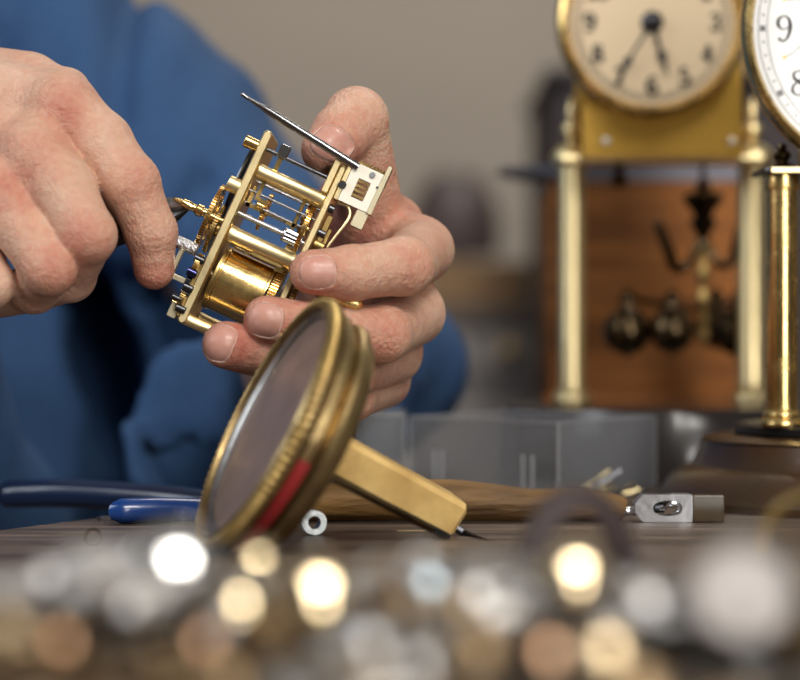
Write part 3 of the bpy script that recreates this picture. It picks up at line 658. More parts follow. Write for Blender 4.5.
# knuckle heads and tendons on the back of the hand
for a in ((58, 110, .7345), (30, 156, .7255), (-4, 193, .7235)): g2.ell(F, P(*a), (.0075, .0060, .0075), .007)
for a, b in (((40, 150, .7255), (-60, 112, .7440)), ((60, 108, .735), (-50, 88, .747)), ((0, 188, .724), (-70, 145, .744))): g2.cone(F, P(*a), P(*b), .0018, .0018, .005)
V2, Q2 = g2.mesh(F)

def vnormals(V, Q):
    n = np.zeros_like(V); d1 = V[Q[:, 2]]-V[Q[:, 0]]; d2 = V[Q[:, 3]]-V[Q[:, 1]]; fn = np.cross(d1, d2)
    for k in range(4): np.add.at(n, Q[:, k], fn)
    return n/(np.linalg.norm(n, axis=1)[:, None]+1e-12)
def relax(V, Q, it=2, lam=.5):
    for _ in range(it):
        a = np.zeros_like(V); c = np.zeros(len(V))
        for i, j in ((0, 1), (1, 2), (2, 3), (3, 0)):
            np.add.at(a, Q[:, i], V[Q[:, j]]); np.add.at(a, Q[:, j], V[Q[:, i]]); np.add.at(c, Q[:, i], 1); np.add.at(c, Q[:, j], 1)
        V = V+lam*(a/np.maximum(c, 1)[:, None]-V)
    return V
V1 = relax(V1, Q1); V2 = relax(V2, Q2)
def wrinkle(V, Q, J, A, N, wl=.0021, amp=.00016, sig=.0040, off=0.):
    nrm = vnormals(V, Q); J = np.array(J); A = np.array(Vector(A).normalized()); N = np.array(Vector(N).normalized())
    d = V-J; t = d@A; side = d-t[:, None]*A; B = np.cross(A, N); s_ = side@B
    near = (np.linalg.norm(side, axis=1) < .015) & (np.abs(t) < .013)
    ph = t+.0009*np.sin(s_*520+off)+.0004*np.sin(s_*1500+off*2)+6*s_*s_
    f = np.exp(-(t/sig)**2)*np.clip(nrm@N, 0, 1)*near
    return V-nrm*(f*amp*(1+np.cos(2*PI*ph/wl)))[:, None]
cm = Vector((0, -1, 0))
for J, A, N, sg in (((404, 266, .744), axes_of(index[2], index[1]), (.25, -1, .1), .005), ((352, 273, .733), axes_of(index[3], index[2]), (0, -1, .25), .003), ((380, 330, .745), axes_of(middle[2], middle[1]), (.2, -1, -.1), .006),
                ((312, 324, .733), axes_of(middle[3], middle[2]), (0, -1, .2), .003), ((348, 372, .752), axes_of(ring_[2], ring_[1]), (.1, -1, -.1), .005), ((356, 122, .764), (.8, 0, .4), (.1, -.3, 1), .004)):
    V1 = wrinkle(V1, Q1, P(*J), A, N, sig=sg, off=J[0])
for J, A, N, sg in (((133, 182, .733), axes_of(index2[1], index2[2]), (.3, -1, .3), .0055), ((155, 233, .735), axes_of(index2[2], index2[3]), (.3, -1, .1), .003), ((84, 236, .717), axes_of(middle2[0], middle2[1]), (.2, -1, -.1), .0055),
                ((49, 268, .715), axes_of(ring2[0], ring2[1]), (.2, -1, -.2), .0055), ((-10, 284, .722), (.3, 0, -1), (0, -1, 0), .005)):
    V2 = wrinkle(V2, Q2, P(*J), A, N, sig=sg, off=J[0], amp=.00014)
for c_ in ((62, 106, .742), (32, 152, .733), (-2, 190, .731)):
    V2 = wrinkle(V2, Q2, P(*c_), (.75, 0, -.65), (0, -1, 0), wl=.0027, amp=.00010, sig=.007, off=c_[0])
def bvh(V, Q): return BVHTree.FromPolygons([Vector(v) for v in V], Q.tolist())
# ---- nails: a curved plate lying on each fingertip, skin fold round it
nails1 = [((330, 143, .745), (-.34, -1, .22), (-.62, 0, -.78), 12.2, 11.8), ((317, 272, .722), (-.30, -1, .02), (-1, 0, -.12), 10.8, 11.4), ((264, 320, .722), (-.30, -1, .02), (-.95, 0, .25), 11.2, 11.6), ((214, 342, .724), (-.75, -1, .12), (-1, .3, .35), 12.2, 11.5)]
def nail_setup(n):
    c, N, U, w, l = n; N = Vector(N).normalized(); U = Vector(U); U = (U-N*U.dot(N)).normalized(); return P(*c), N, U, N.cross(U), mm(w)/2, mm(l)/2
def nail_fold(V, Q, n):
    C, N, U, W, hw, hl = nail_setup(n); d = V-np.array(C); u = d@np.array(U); w = d@np.array(W); q = d@np.array(N)
    rad = (np.abs(u/hl)**2.6+np.abs(w/hw)**2.6)**(1/2.6)
    ok = (np.abs(q) < .009) & (rad < 2) & ((vnormals(V, Q)@np.array(N)) > .1)
    prox = np.clip(.6-u/hl*.6, 0.15, 1)
    dsp = -.00045*(rad < 1.0)+.00042*np.exp(-((rad-1.16)/.13)**2)*prox
    return V+np.array(N)*(dsp*ok)[:, None]
for n in nails1: V1 = nail_fold(V1, Q1, n)
T1 = bvh(V1, Q1)
def nail_mesh(tree, n, lift=.00040):
    C, N, U, W, hw, hl = nail_setup(n); vs = []; fs = []; nr, na = 7, 40; last = 0.
    rows = [0.001]+[(k+1)/nr for k in range(nr)]
    for r in rows:
        for k in range(na):
            a = 2*PI*k/na; ca, sa = math.cos(a), math.sin(a); e_ = (abs(ca)**2.6+abs(sa)**2.6)**(-1/2.6)
            p = C+U*(hl*r*ca*e_)+W*(hw*r*sa*e_)
            hit = tree.ray_cast(p+N*.012, -N); q = hit[0] if hit[0] is not None and (not vs or abs((hit[0]-p).dot(N)-last) < .0012) else p+N*(last-.0003)
            last = (q-p).dot(N)
            q = q+N*(lift*(1-.75*r**6)+.00035*(1-(r*sa*e_)**2)); vs.append(tuple(q))
    for i in range(len(rows)-1):
        for k in range(na): j = (k+1) % na; fs.append((i*na+k, (i+1)*na+k, (i+1)*na+j, i*na+j))
    m = len(vs); vs += [tuple(Vector(vs[(len(rows)-1)*na+k])-N*.0012) for k in range(na)]
    for k in range(na): j = (k+1) % na; fs.append(((len(rows)-1)*na+k, m+k, m+j, (len(rows)-1)*na+j))
    return vs, fs

# ---- coarse grid: forearms and trunk under the clothes
hc = .006
gc = SDF((-.55, .70, TABLE-.28), (.25, 1.45, TABLE+.62), hc)
B = gc.new()
def cone_px(F, a, b, r1, r2, k): gc.cone(F, P(*a), P(*b), r1, r2, k)
SH_L = (-20, -50, 1.19); EL_L = (352, 366, 1.09); CU_L = (308, 372, .985)
SH_R = (-480, -250, 1.15); EL_R = (-82, 560, .995); CU_R = (-190, 210, .83)
cone_px(B, (-60, 20, 1.21), (345, 385, 1.10), .030, .026, .02); cone_px(B, EL_L, (296, 368, .93), .034, .024, .02)
cone_px(B, SH_R, EL_R, .042, .035, .02); cone_px(B, EL_R, (-170, 170, .80), .036, .028, .02)
gc.ell(B, P(-400, 120, 1.27), (.155, .085, .26), .03)
TBL = True
ax = gc.ax(); X, Y, Z = np.meshgrid(*ax, indexing='ij', sparse=True)
ev = np.array([.148, .317]); ev = ev/np.linalg.norm(ev)
tab = np.maximum(Z-TABLE-.004, -((X+.134)*ev[1]-(Y-.733)*ev[0])-.004)
B = np.maximum(B, -tab)
V3, Q3 = gc.mesh(B); V3 = relax(V3, Q3, 3)
V = np.concatenate([V1, V2, V3]); Q = np.concatenate([Q1, Q2+len(V1), Q3+len(V1)+len(V2)])
person = empty('person', (P(-60, 0, 1.15).x, 1.2, TABLE-.2))
tag(person, 'person in a blue denim shirt holding the open brass clock movement', 'person')
body = build('body', None, M['skin'], person, vs=V.tolist(), fs=[tuple(q) for q in Q.tolist()], angle=180)
fl_ = np.zeros(len(V), np.float32)
def flush(c, r, a):
    d = np.linalg.norm(V-np.array(P(*c)), axis=1); fl_[:] = np.maximum(fl_, a*np.exp(-(d/r)**2))
for c, r, a in (((312, 272, .7285), .012, .45), ((267, 319, .7285), .012, .5), ((226, 345, .7305), .013, .6), ((326, 150, .7515), .012, .45), ((62, 112, .735), .011, .55), ((34, 156, .725), .011, .5), ((-2, 190, .722), .011, .5),
                ((404, 262, .738), .009, .3), ((380, 330, .738), .010, .4), ((348, 372, .745), .012, .35), ((158, 270, .738), .013, .5), ((84, 240, .712), .009, .3), ((49, 270, .71), .009, .35), ((140, 180, .727), .008, .35), ((340, 230, .80), .03, .55), ((300, 395, .75), .02, .5)):
    flush(c, r, a)
at = body.data.attributes.new('flush', 'FLOAT', 'POINT'); at.data.foreach_set('value', fl_)
for n in nails1:
    vs, fs = nail_mesh(T1, n); build('fingernail', None, M['nail'], body, vs=vs, fs=fs, angle=180)
    rim = [Vector(v) for v in vs[7*40:8*40]]; rs = random.Random(len(vs)+int(n[0][0])); C__, N__, U__, W__, a__, b__ = nail_setup(n)
    rim = rim+rim[:1]; mbr = MB().tube([p+N__*rs.uniform(-.0001, .00015) for p in rim], [rs.uniform(.00004, .00017)*(1.2 if (p-C__).dot(U__) < .002 else .3) for p in rim], 6, 1)
    build('cuticle', mbr, M['cuticle'], body, angle=180)

# ---- shirt
C_ = gc.new()
cone_px(C_, SH_L, EL_L, .064, .048, .03); cone_px(C_, EL_L, CU_L, .047, .047, .03)
A2 = gc.new(); cone_px(A2, SH_R, EL_R, .075, .062, .03); cone_px(A2, EL_R, CU_R, .062, .046, .03)
T_ = gc.new(); gc.ell(T_, P(-345, 150, 1.29), (.215, .135, .37), .03)
gc.cone(T_, P(-60, 10, 1.20), P(30, 640, 1.20), .085, .110, .05)
gc.cone(T_, P(150, 250, 1.20), P(190, 640, 1.20), .06, .08, .05)
C_ = smin(C_, T_, .012); C_ = smin(C_, A2, .006)
# folds: shallow valleys and ridges in the cloth
def fold(F, pts, r, depth, add=False):
    f = gc.new()
    for a, b in zip(pts[:-1], pts[1:]): gc.cone(f, P(*a), P(*b), r, r, .004)
    return smin(F, f, .02) if add else smax(F, -(f+0.0), .010)

for dd in (1.06, 1.09, 1.12, 1.15, 1.18, 1.21): C_ = fold(C_, [(96, 290, dd), (104, 340, dd), (114, 440, dd), (122, 560, dd)], .018, 0)
C_ = fold(C_, [(200, 290, 1.12), (165, 360, 1.10), (135, 430, 1.09)], .022, 0)
C_ = fold(C_, [(20, 330, 1.00), (60, 360, .985), (80, 410, .985)], .006, 0)

C_ = fold(C_, [(180, 380, 1.0), (158, 430, .99), (160, 490, .98)], .012, 0, True)
C_ = fold(C_, [(215, 360, .945), (180, 420, .955), (175, 480, .97)], .010, 0, True)
ax = gc.ax(); X, Y, Z = np.meshgrid(*ax, indexing='ij', sparse=True)
C_ = C_+.0035*np.sin(34*X+22*Z+3*np.sin(20*Z+14*Y))+.0014*np.sin(75*Z-60*X+2.5*np.sin(31*X))+.0008*np.sin(140*X+90*Y+2*np.sin(60*Z))
# open cuff: cut the sleeve end square and hollow it
def crease(a, b, w, amp, y0=0.):
    pa, pb = P(*a), P(*b); dx, dz = pb.x-pa.x, pb.z-pa.z; L2 = dx*dx+dz*dz; t_ = np.clip(((X-pa.x)*dx+(Z-pa.z)*dz)/L2, 0, 1)
    dd_ = np.sqrt((X-pa.x-t_*dx)**2+(Z-pa.z-t_*dz)**2); return amp*np.exp(-(dd_/w)**2)
C_ = C_+crease((127, -120, 1.12), (123, 130, 1.12), .0085, .016)+crease((20, -100, 1.1), (-10, 60, 1.1), .010, .008)+crease((215, 190, 1.12), (150, 290, 1.12), .008, .012)+crease((60, 100, 1.1), (10, 330, 1.1), .012, .007)
ca, cb_ = P(*CU_L), P(*EL_L); dv = (cb_-ca).normalized(); t = (X-ca.x)*dv.x+(Y-ca.y)*dv.y+(Z-ca.z)*dv.z
rr2 = np.sqrt(np.maximum((X-ca.x)**2+(Y-ca.y)**2+(Z-ca.z)**2-t*t, 0))
near = (np.abs(t) < .07) & (rr2 < .08)
C_ = np.where(near, np.maximum(C_, -t-.0), C_); C_ = np.where((t < .075) & (t > -.08), np.maximum(C_, .037-rr2), C_)
ca, cb_ = P(*CU_R), P(*EL_R); dv = (cb_-ca).normalized(); t = (X-ca.x)*dv.x+(Y-ca.y)*dv.y+(Z-ca.z)*dv.z
rr2 = np.sqrt(np.maximum((X-ca.x)**2+(Y-ca.y)**2+(Z-ca.z)**2-t*t, 0))
near = (np.abs(t) < .07) & (rr2 < .08)
C_ = np.where(near, np.maximum(C_, -t), C_); C_ = np.where((t < .06) & (t > -.08) & (rr2 < .08), np.maximum(C_, .036-rr2), C_)
C_ = np.maximum(C_, -tab)
V4, Q4 = gc.mesh(C_); V4 = relax(V4, Q4, 2)
sh = build('shirt', None, M['denim'], person, vs=V4.tolist(), fs=[tuple(q) for q in Q4.tolist()], angle=180)

# ================================================================ THE CLOCK MOVEMENT IN THE HAND
DM = .747; UM = DM/FPX
O_ = P(231, 232, DM); ux = Vector((.907, 0, -.42)).normalized(); vx = Vector((-.42, 0, -.907)).normalized(); wx = Vector((0, 1, 0))
MM = Matrix(((ux.x*UM, vx.x*UM, 0, O_.x), (0, 0, UM, O_.y), (ux.z*UM, vx.z*UM, 0, O_.z), (0, 0, 0, 1)))   # a (along pillars), s (down the plates), w (away)
def A(a, s_, w): return MM @ Vector((a, s_, w))
mv = empty('clock_movement', A(36, 0, 18)); tag(mv, 'open brass clock movement with barrel and gears held in the fingers', 'clock movement')
W0 = -30; W1_ = 78
def axm(a, s_, w): return MM @ Matrix.Translation((a, s_, w)) @ Matrix.Rotation(PI/2, 4, 'Y')    # local z runs along the pillars, x towards -w... y = s
def pillar(a0, a1, s_, w, r, name='pillar', m='brass_light', shoulders=True):
    pr = [(r*.75, a0), (r, a0+1), (r, a0+6), (r*.96, a0+7), (r*.96, a1-7), (r, a1-6), (r, a1-1), (r*.75, a1)] if shoulders else [(r-.5, a0), (r, a0+.6), (r, a1-.6), (r-.5, a1)]
    return build(name, MB().lathe(pr, axm(0, s_, w), 24, cap=True), M[m], mv, angle=30)
# plates
build('movement_plate', MB().box((-9.5, -106, W0), (-.5, 103, W1_), MM, bev=2.2), M['brass_light'], mv)
build('movement_plate', MB().box((73, -106, W0), (80, 100, W1_), MM, bev=2.2), M['brass_light'], mv)
for s_, w, r in ((-67, -20, 7), (1.5, -21, 8.4), (-67, 66, 7), (5, 68, 7.5), (94, 64, 7)): pillar(0, 73, s_, w, r)
pillar(-3, 73, 97, -20, 6.5)
# barrel
bar = build('barrel', MB().lathe([(30, 6), (33.5, 7), (33.5, 9), (32.5, 10), (32.5, 55), (33.5, 56), (33.5, 58), (30, 59), (6, 59)], axm(0, 47, 8), 56, cap=True), M['brass'], mv, angle=25)
build('barrel_teeth', MB().gear(38, 8, 72, axm(64, 47, 8), depth=4, hole=6), M['brass'], bar, angle=25)
build('barrel_cap', MB().lathe([(8, 3), (31, 3), (33, 4), (33, 6.5), (8, 6.5)], axm(0, 47, 8), 48), M['brass_old'], bar)
build('barrel_arbor', MB().lathe([(4, -14), (4.5, -13), (4.5, 84), (3, 86), (3, 98)], axm(0, 47, 8), 16, cap=True), M['steel'], bar)
build('barrel_lid', MB().box((10, 11, -10), (56, 14, 4), MM, bev=.6), M['brass'], bar)
# arbors and wheels
def arbor(a0, a1, s_, w, r, m='steel'):
    return build('arbor', MB().lathe([(r*.4, a0), (r, a0+1), (r, a1-1), (r*.4, a1)], axm(0, s_, w), 14, cap=True), M[m], mv)
arbor(-2, 76, -89, -18, 2.2, 'steel_dark'); a1_ = arbor(-6, 74, -20, -12, 2.6); arbor(-4, 76, -46, -6, 1.3); arbor(-3, 76, -34, 6, 1.5); arbor(-6, 76, -33, 26, 2); arbor(-2, 76, -58, 34, 1.6)
pn = MB()
for k in range(8):
    b = 2*PI*k/8; pn.cyl(A(50, -20+5.2*math.cos(b), -12+5.2*math.sin(b)), A(68, -20+5.2*math.cos(b), -12+5.2*math.sin(b)), 1.5*UM, n=8)
pn.cyl(A(48.5, -20, -12), A(51, -20, -12), 7*UM); pn.cyl(A(67, -20, -12), A(69, -20, -12), 7*UM); build('lantern_pinion', pn, M['steel'], a1_)
def wheel(a_, s_, w, R, th, teeth, m='brass', sp=5, hub=4):
    o = build('wheel', MB().gear(R, th, teeth, axm(a_, s_, w), depth=R*.1, spokes=sp), M[m], mv, angle=25)
    build('wheel_hub', MB().lathe([(hub, -4), (hub, 4)], axm(a_, s_, w), 16, cap=True), M['brass_old'], o); return o
wheel(66, -34, -4, 25, 4.4, 52, 'brass'); wheel(60, -44, 24, 18, 3, 48); wheel(20, -33, 28, 20, 3, 50); wheel(56, 4, 44, 26, 3.4, 64, 'brass_old'); wheel(70, -84, 30, 14, 3, 36)
build('pinion', MB().gear(6, 12, 10, axm(62, -6, 0), depth=2), M['brass_light'], mv, angle=20)
# steel block and slim brass levers on the upper arbor
build('steel_collar', MB().box((11, -101, -24), (21, -87, -12), MM, bev=1), M['steel_bright'], mv)
build('lever', MB().box((13.5, -90, -20), (18, -66, -16), MM).box((8, -60, -10), (12, -40, -7), MM).box((8, -43, -9), (22, -39, -6), MM), M['brass'], mv)
build('lever', MB().box((2, -52, -4), (6, -30, 0), MM).box((2, -34, -4), (18, -30, 0), MM).cyl(A(12, -36, -4), A(20, -36, -4), 4*UM), M['brass'], mv)
build('lever', MB().box((52, -62, -2), (56, -28, 3), MM, bev=.6).box((46, -34, -2), (56, -30, 3), MM), M['brass'], mv)
build('lever', MB().box((56, 7, -14), (66, 17, -6), MM, bev=.8).box((30, 9, -24), (62, 12, -18), MM), M['brass_old'], mv)
# left of the left plate: dark wheel, toothed wheels, arbor, spring work
build('dark_wheel', MB().lathe([(4, -1.6), (42, -1.6), (43, 0), (42, 1.6), (4, 1.6)], axm(-15, -52, 22), 56), M['steel_dark'], mv)
pillar(-24, -7, -88, -18, 6.2, 'stub', 'brass', False); pillar(-21, -7, -43, -22, 8, 'stub', 'brass_light', False)
wh = wheel(-25, -6, 2, 34, 4.2, 64, 'brass', 4, 7); wheel(-16, 4, 0, 26, 4, 54, 'brass_old', 0, 7)
build('winding_arbor', MB().lathe([(.8, -64), (2.2, -62), (2.8, -55), (4.4, -54), (4.8, -46), (4.0, -44), (4.0, -40), (6.0, -38), (6.2, -33), (4.5, -32), (4.5, -26), (3, -25), (3, 0)], axm(0, -6, -20), 20), M['brass'], mv, angle=28)
build('click_spring', MB().box((-37, 37, -26), (-32, 66, -18), MM, bev=.8).box((-37, 61, -26), (-12, 66.5, -18), MM, bev=.8), M['brass_pale'], mv)
sc_ = MB(); sc_.lathe([(5, -44), (6.4, -43), (6.4, -22), (5, -21)], axm(0, 31, -20), 18, cap=True); build('steel_stud', sc_, mat('knurled_steel', (.72, .72, .74), .4, 1, bump=1.0, bscale=900), mv)
for a_, s_, w, R, tt, mm_ in ((-15, 44, -22, 12, 28, 'brass'), (-16, 62, -18, 10, 22, 'steel_dark'), (-14, 80, -22, 11, 26, 'brass_old'), (-20, 88, -14, 6, 14, 'brass')):
    build('small_wheel', MB().gear(R, 5, tt, axm(a_, s_, w), depth=1.6, hole=2), M[mm_], mv, angle=25)
mp = mat('blued_steel', (.06, .06, .16), .2, 1)
for a_, s_, w, r in ((-14, 38, -30, 4), (-15, 53, -30, 4.5), (-12, 68, -31, 4), (-13, 74, -28, 3), (-10, 90, -31, 4), (-18, 82, -30, 3)):
    q = build('screw', MB().lathe([(r, -5), (r, 4), (r*.7, 5)], axm(a_, s_, w), 14, cap=True), M['steel_dark'] if r < 4.2 else mp, mv)
build('foot_block', MB().box((-22, 86, -24), (-12, 102, -8), MM, bev=1), M['brass_pale'], mv)
build('cock', MB().box((-13, 36, -28), (-8, 98, -6), MM, bev=1), M['brass_old'], mv)
# long steel arbor across the top
Ta = A(-46, -127.5, -34); Tb = A(90, -110, -34); dv = (Tb-Ta); ln = dv.length
build('long_arbor', MB().lathe([(.4*UM, 0), (2.0*UM, 2*UM), (2.2*UM, 9*UM), (1.7*UM, 10*UM), (2.8*UM, 26*UM), (4.0*UM, 34*UM), (4.0*UM, ln)], frame(Ta, dv), 18), M['steel_grey'], mv, angle=30)
# pale block with window at the right plate
blk = MB(); a0, a1, s0, s1, w0, w1 = 85, 116, -114, -73, -33, -24; ha0, ha1, hs0, hs1 = 95, 108, -101, -81
for (p, q, r, t) in ((a0, ha0, s0, s1), (ha1, a1, s0, s1), (ha0, ha1, s0, hs0), (ha0, ha1, hs1, s1)): blk.box((p, r, w0), (q, t, w1), MM)
br = build('bridge_block', blk, M['brass_bright'], mv)
lb = MB()
for k in range(4): lb.box((95, -100+k*5, -31), (108, -97.6+k*5, -27), MM)
build('window_leaves', lb, M['brass'], br)
build('bridge_wing', MB().box((116.2, -124, -36), (121.5, -72, -8), MM, bev=1), M['brass_pale'], mv)
build('bridge_foot', MB().box((106, -73, -32), (119, -55, -20), MM, bev=1.0), M['brass_pale'], mv)
build('bridge_bracket', MB().box((80.2, -112, -33), (85, -72, 20), MM, bev=1).box((66, -114, -30), (72.5, -74, -8), MM, bev=1), M['brass_light'], mv)
rk = MB()
for k in range(9): rk.box((90+k*3.4, -118, -30), (92+k*3.4, -113.8, -20), MM)
rk.box((88, -116, -29), (120, -113.6, -21), MM); build('rack', rk, M['brass'], mv)
build('block_screw', MB().cyl(A(106, -109, -35), A(106, -109, -30), 3.0*UM, n=16), M['steel'], mv)
build('block_pin', MB().cyl(A(115, -100, -34.5), A(115, -100, -30), 1*UM, n=8), M['steel_dark'], mv)
build('bracket_screw', MB().cyl(A(83, -88, -36), A(83, -88, -30), 4*UM, n=14), M['steel_dark'], mv)
# wire spring and small work right of the right plate
build('wire_spring', MB().tube([A(86, -70, -24), A(96, -71, -26), A(102, -64, -26), A(101, -52, -26), A(98, -40, -24), A(95, -26, -22)], 1.5*UM, 8, 5), M['brass_light'], mv)
build('plate_screw', MB().cyl(A(80, -62, -24), A(86, -62, -24), 4.4*UM, n=16).cyl(A(80, -36, -22), A(88, -36, -22), 4*UM, n=16), M['steel_dark'], mv)
build('side_lever', MB().box((82, -56, -22), (88, -28, -14), MM, bev=1).cyl(A(81, -24, -20), A(92, -24, -20), 5*UM).box((88, -44, -14), (92, -20, -8), MM, bev=1), M['brass_old'], mv)
build('ratchet_wheel', MB().gear(24, 4, 40, axm(84, 40, -2), depth=3, hole=5), M['brass_old'], mv, angle=25)
build('winding_knob', MB().lathe([(4, 80), (4, 100), (10, 104), (12, 112), (12, 138), (9, 148), (3, 152)], axm(0, 13, -30), 24, cap=True), M['brass'], mv)

# ---- pliers in the left hand, their tips on the winding arbor
pl_ = empty('needle_nose_pliers', P(150, 222, .745)); tag(pl_, 'dark steel needle nose pliers gripped between finger and thumb', 'pliers')
build('jaw', MB().tube([P(150, 214, .7475), P(166, 207, .7455), P(180, 204.5, .7435), P(190, 204, .7425)], [.0042, .0034, .0019, .0009], 14), M['steel'], pl_)
build('jaw', MB().tube([P(150, 222, .7475), P(166, 218.5, .7460), P(180, 212, .7450), P(190, 205.5, .7440)], [.0044, .0034, .0018, .0008], 14), M['steel_dark'], pl_)
build('joint', MB().sph(P(146, 218, .750), .0062, sc=(1, .7, 1)), M['steel_dark'], pl_)
build('handle', MB().tube([P(144, 216, .750), P(128, 223, .7485), P(110, 231, .7475), P(85, 242, .7485), P(52, 252, .752)], [.0035, .0034, .0034, .0034, .0034], 12), M['black'], pl_)
build('handle', MB().tube([P(144, 220, .750), P(128, 232, .752), P(108, 240, .754), P(84, 252, .757), P(52, 262, .760)], [.0035, .0034, .0034, .0034, .0034], 12), M['black'], pl_)

# ================================================================ TILTED BRASS CLOCK CASE IN FRONT
DC = .664; UC = DC/FPX; nrm = Vector((-.855, -.262, .452)).normalized()
Tc = frame(P(267, 421, DC), nrm)
RA = -.75
cc = empty('tilted_case', P(232, 548, .655)); tag(cc, 'round brass clock case standing tilted on edge, knurled rim and glass', 'clock case')
R_ = 136*UC
mbz = MB(); nt_ = 96
for k, (r, z) in enumerate(()): pass
build('bezel', MB().lathe([(R_*.915, .0000), (R_*.92, .0014), (R_*.94, .0019), (R_*.96, .0014), (R_*.985, .0002), (R_*1.0, -.0016), (R_*.99, -.0034), (R_*.93, -.0042), (R_*.86, -.0040)], Tc, 128), M['case_brass'], cc)
kn = MB()
for i in range(nt_):
    a = 2*PI*i/nt_; Tk = Tc @ Matrix.Rotation(a, 4, 'Z') @ Matrix.Translation((R_*.985, 0, -.0008)); kn.sph((0, 0, 0), .00155, 8, (1.0, .8, 1.7), Tk)
build('knurling', kn, M['brass_old'], cc, angle=180)
build('case_wall', MB().lathe([(R_*.93, -.0040), (R_*.955, -.0046), (R_*.955, -.0072), (R_*.90, -.0080), (R_*.885, -.0096), (R_*.93, -.0104), (R_*.945, -.0116), (R_*.935, -.0135), (R_*.88, -.0142), (R_*.86, -.0165), (R_*.80, -.0175), (.0001, -.0178)], Tc, 128), M['case_brass'], cc, angle=30)
build('felt_strip', MB().lathe([(R_*.958, -.0044), (R_*.966, -.0048), (R_*.966, -.0078), (R_*.955, -.0082)], Tc, 60, 2.05*PI-1.1+RA, 2.05*PI+.38+RA), M['red'], cc)  # plain red arc on the lower side wall
build('glass', MB().lathe([(R_*.92, .0004), (R_*.74, .0024), (R_*.45, .0040), (R_*.2, .0048), (.0001, .0050)], Tc, 96), M['glass'], cc, angle=180)
build('dial', MB().lathe([(.0001, -.0018), (R_*.91, -.0018)], Tc, 96), mat('brown_dial', (.62, .43, .36), .3, .3, var=.6, vscale=60), cc)  # pinkish colour stands in for warm reflections in the glass
build('reflector_ring', MB().lathe([(R_*.915, -.0002), (R_*.87, -.0012), (R_*.86, -.0017)], Tc, 96), M['silver'], cc)
ax_ = -nrm
b0 = P(292, 430, .680)-nrm*.0; b1 = P(451, 516, .716)
post = frame(b0, b1-b0, (0, -.35, 1)); ln = (b1-b0).length; w_ = .0063
build('wooden_post', MB().box((-w_*1.15, -w_, -.004), (w_*1.15, w_, ln), post, bev=.0016), mat('pale_worn_wood', (.90, .62, .24), .4, var=.7, col2=(.40, .22, .06), vscale=70, bump=.2, bscale=200, coat=.2), cc, angle=30)
dvp = (b1-b0).normalized()
sp0 = P(318, 470, .680); sp1 = P(448, 537, .706)
build('steel_bar', MB().tube([sp0, sp1], .0013, 8), M['steel_dark'], cc)
build('steel_bar', MB().box((-.0035, -.0009, 0), (.0035, .0009, (sp1-sp0).length*.86), frame(sp0, sp1-sp0, (0, -.35, 1)), bev=.0003), M['brass_dark'], cc)
build('pin', MB().tube([b1-dvp*.006+Vector((0, -.002, -.002)), b1+dvp*.006+Vector((0, -.003, -.003)), P(500, 549, .690)+Vector((0, 0, .0008))], [.0016, .0014, .0009], 10, 3), M['steel_dark'], cc)
build('end_screw', MB().cyl(b1-dvp*.001, b1+dvp*.0016, .0028, n=18), M['steel'], cc)
# ================================================================ PARTS HEAPED ON THE BENCH, FAR OUT OF FOCUS
rnd = random.Random(11)
GX, GY, GH = -.16, .26, .0015; NX, NY = 214, 260
hm = np.zeros((NX, NY))
def cells(x, y, r):
    i0, i1 = int((x-r-GX)/GH), int((x+r-GX)/GH)+1; j0, j1 = int((y-r-GY)/GH), int((y+r-GY)/GH)+1
    i0, j0 = max(i0, 0), max(j0, 0); i1, j1 = min(i1, NX), min(j1, NY)
    if i1 <= i0 or j1 <= j0: return None
    ii, jj = np.meshgrid(np.arange(i0, i1), np.arange(j0, j1), indexing='ij'); m = (ii*GH+GX-x)**2+(jj*GH+GY-y)**2 <= r*r
    return ii[m], jj[m]
def rest(x, y, r, th):
    c = cells(x, y, r)
    if c is None or len(c[0]) == 0: return 0.
    z = hm[c].max(); hm[c] = z+th; return z
def watch_case(m, dial_m=None, crystal=True):
    """pocket watch: case band, back, bezel, dial, domed crystal, crown and bow; unit radius 1"""
    parts = [('case', MB().lathe([(.0001, 0), (.55, .01), (.85, .08), (.98, .20), (1, .27), (.97, .36), (.90, .42), (.86, .40), (.85, .34)], None, 40), m),
             ('dial', MB().lathe([(.0001, .35), (.86, .35)], None, 32), dial_m or M['white_enamel'])]
    if crystal: parts.append(('crystal', MB().lathe([(.87, .40), (.6, .47), (.3, .51), (.0001, .52)], None, 32), M['glass']))
    T = Matrix.Translation((1.0, 0, .24))
    parts.append(('crown', MB().lathe([(.06, 0), (.06, .10), (.12, .11), (.13, .14), (.13, .24), (.10, .27), (.0001, .28)], T @ Matrix.Rotation(PI/2, 4, 'Y'), 16), m))
    parts.append(('bow', MB().torus(.17, .035, Matrix.Translation((1.30, 0, .24)), 24, 8), m))
    return parts
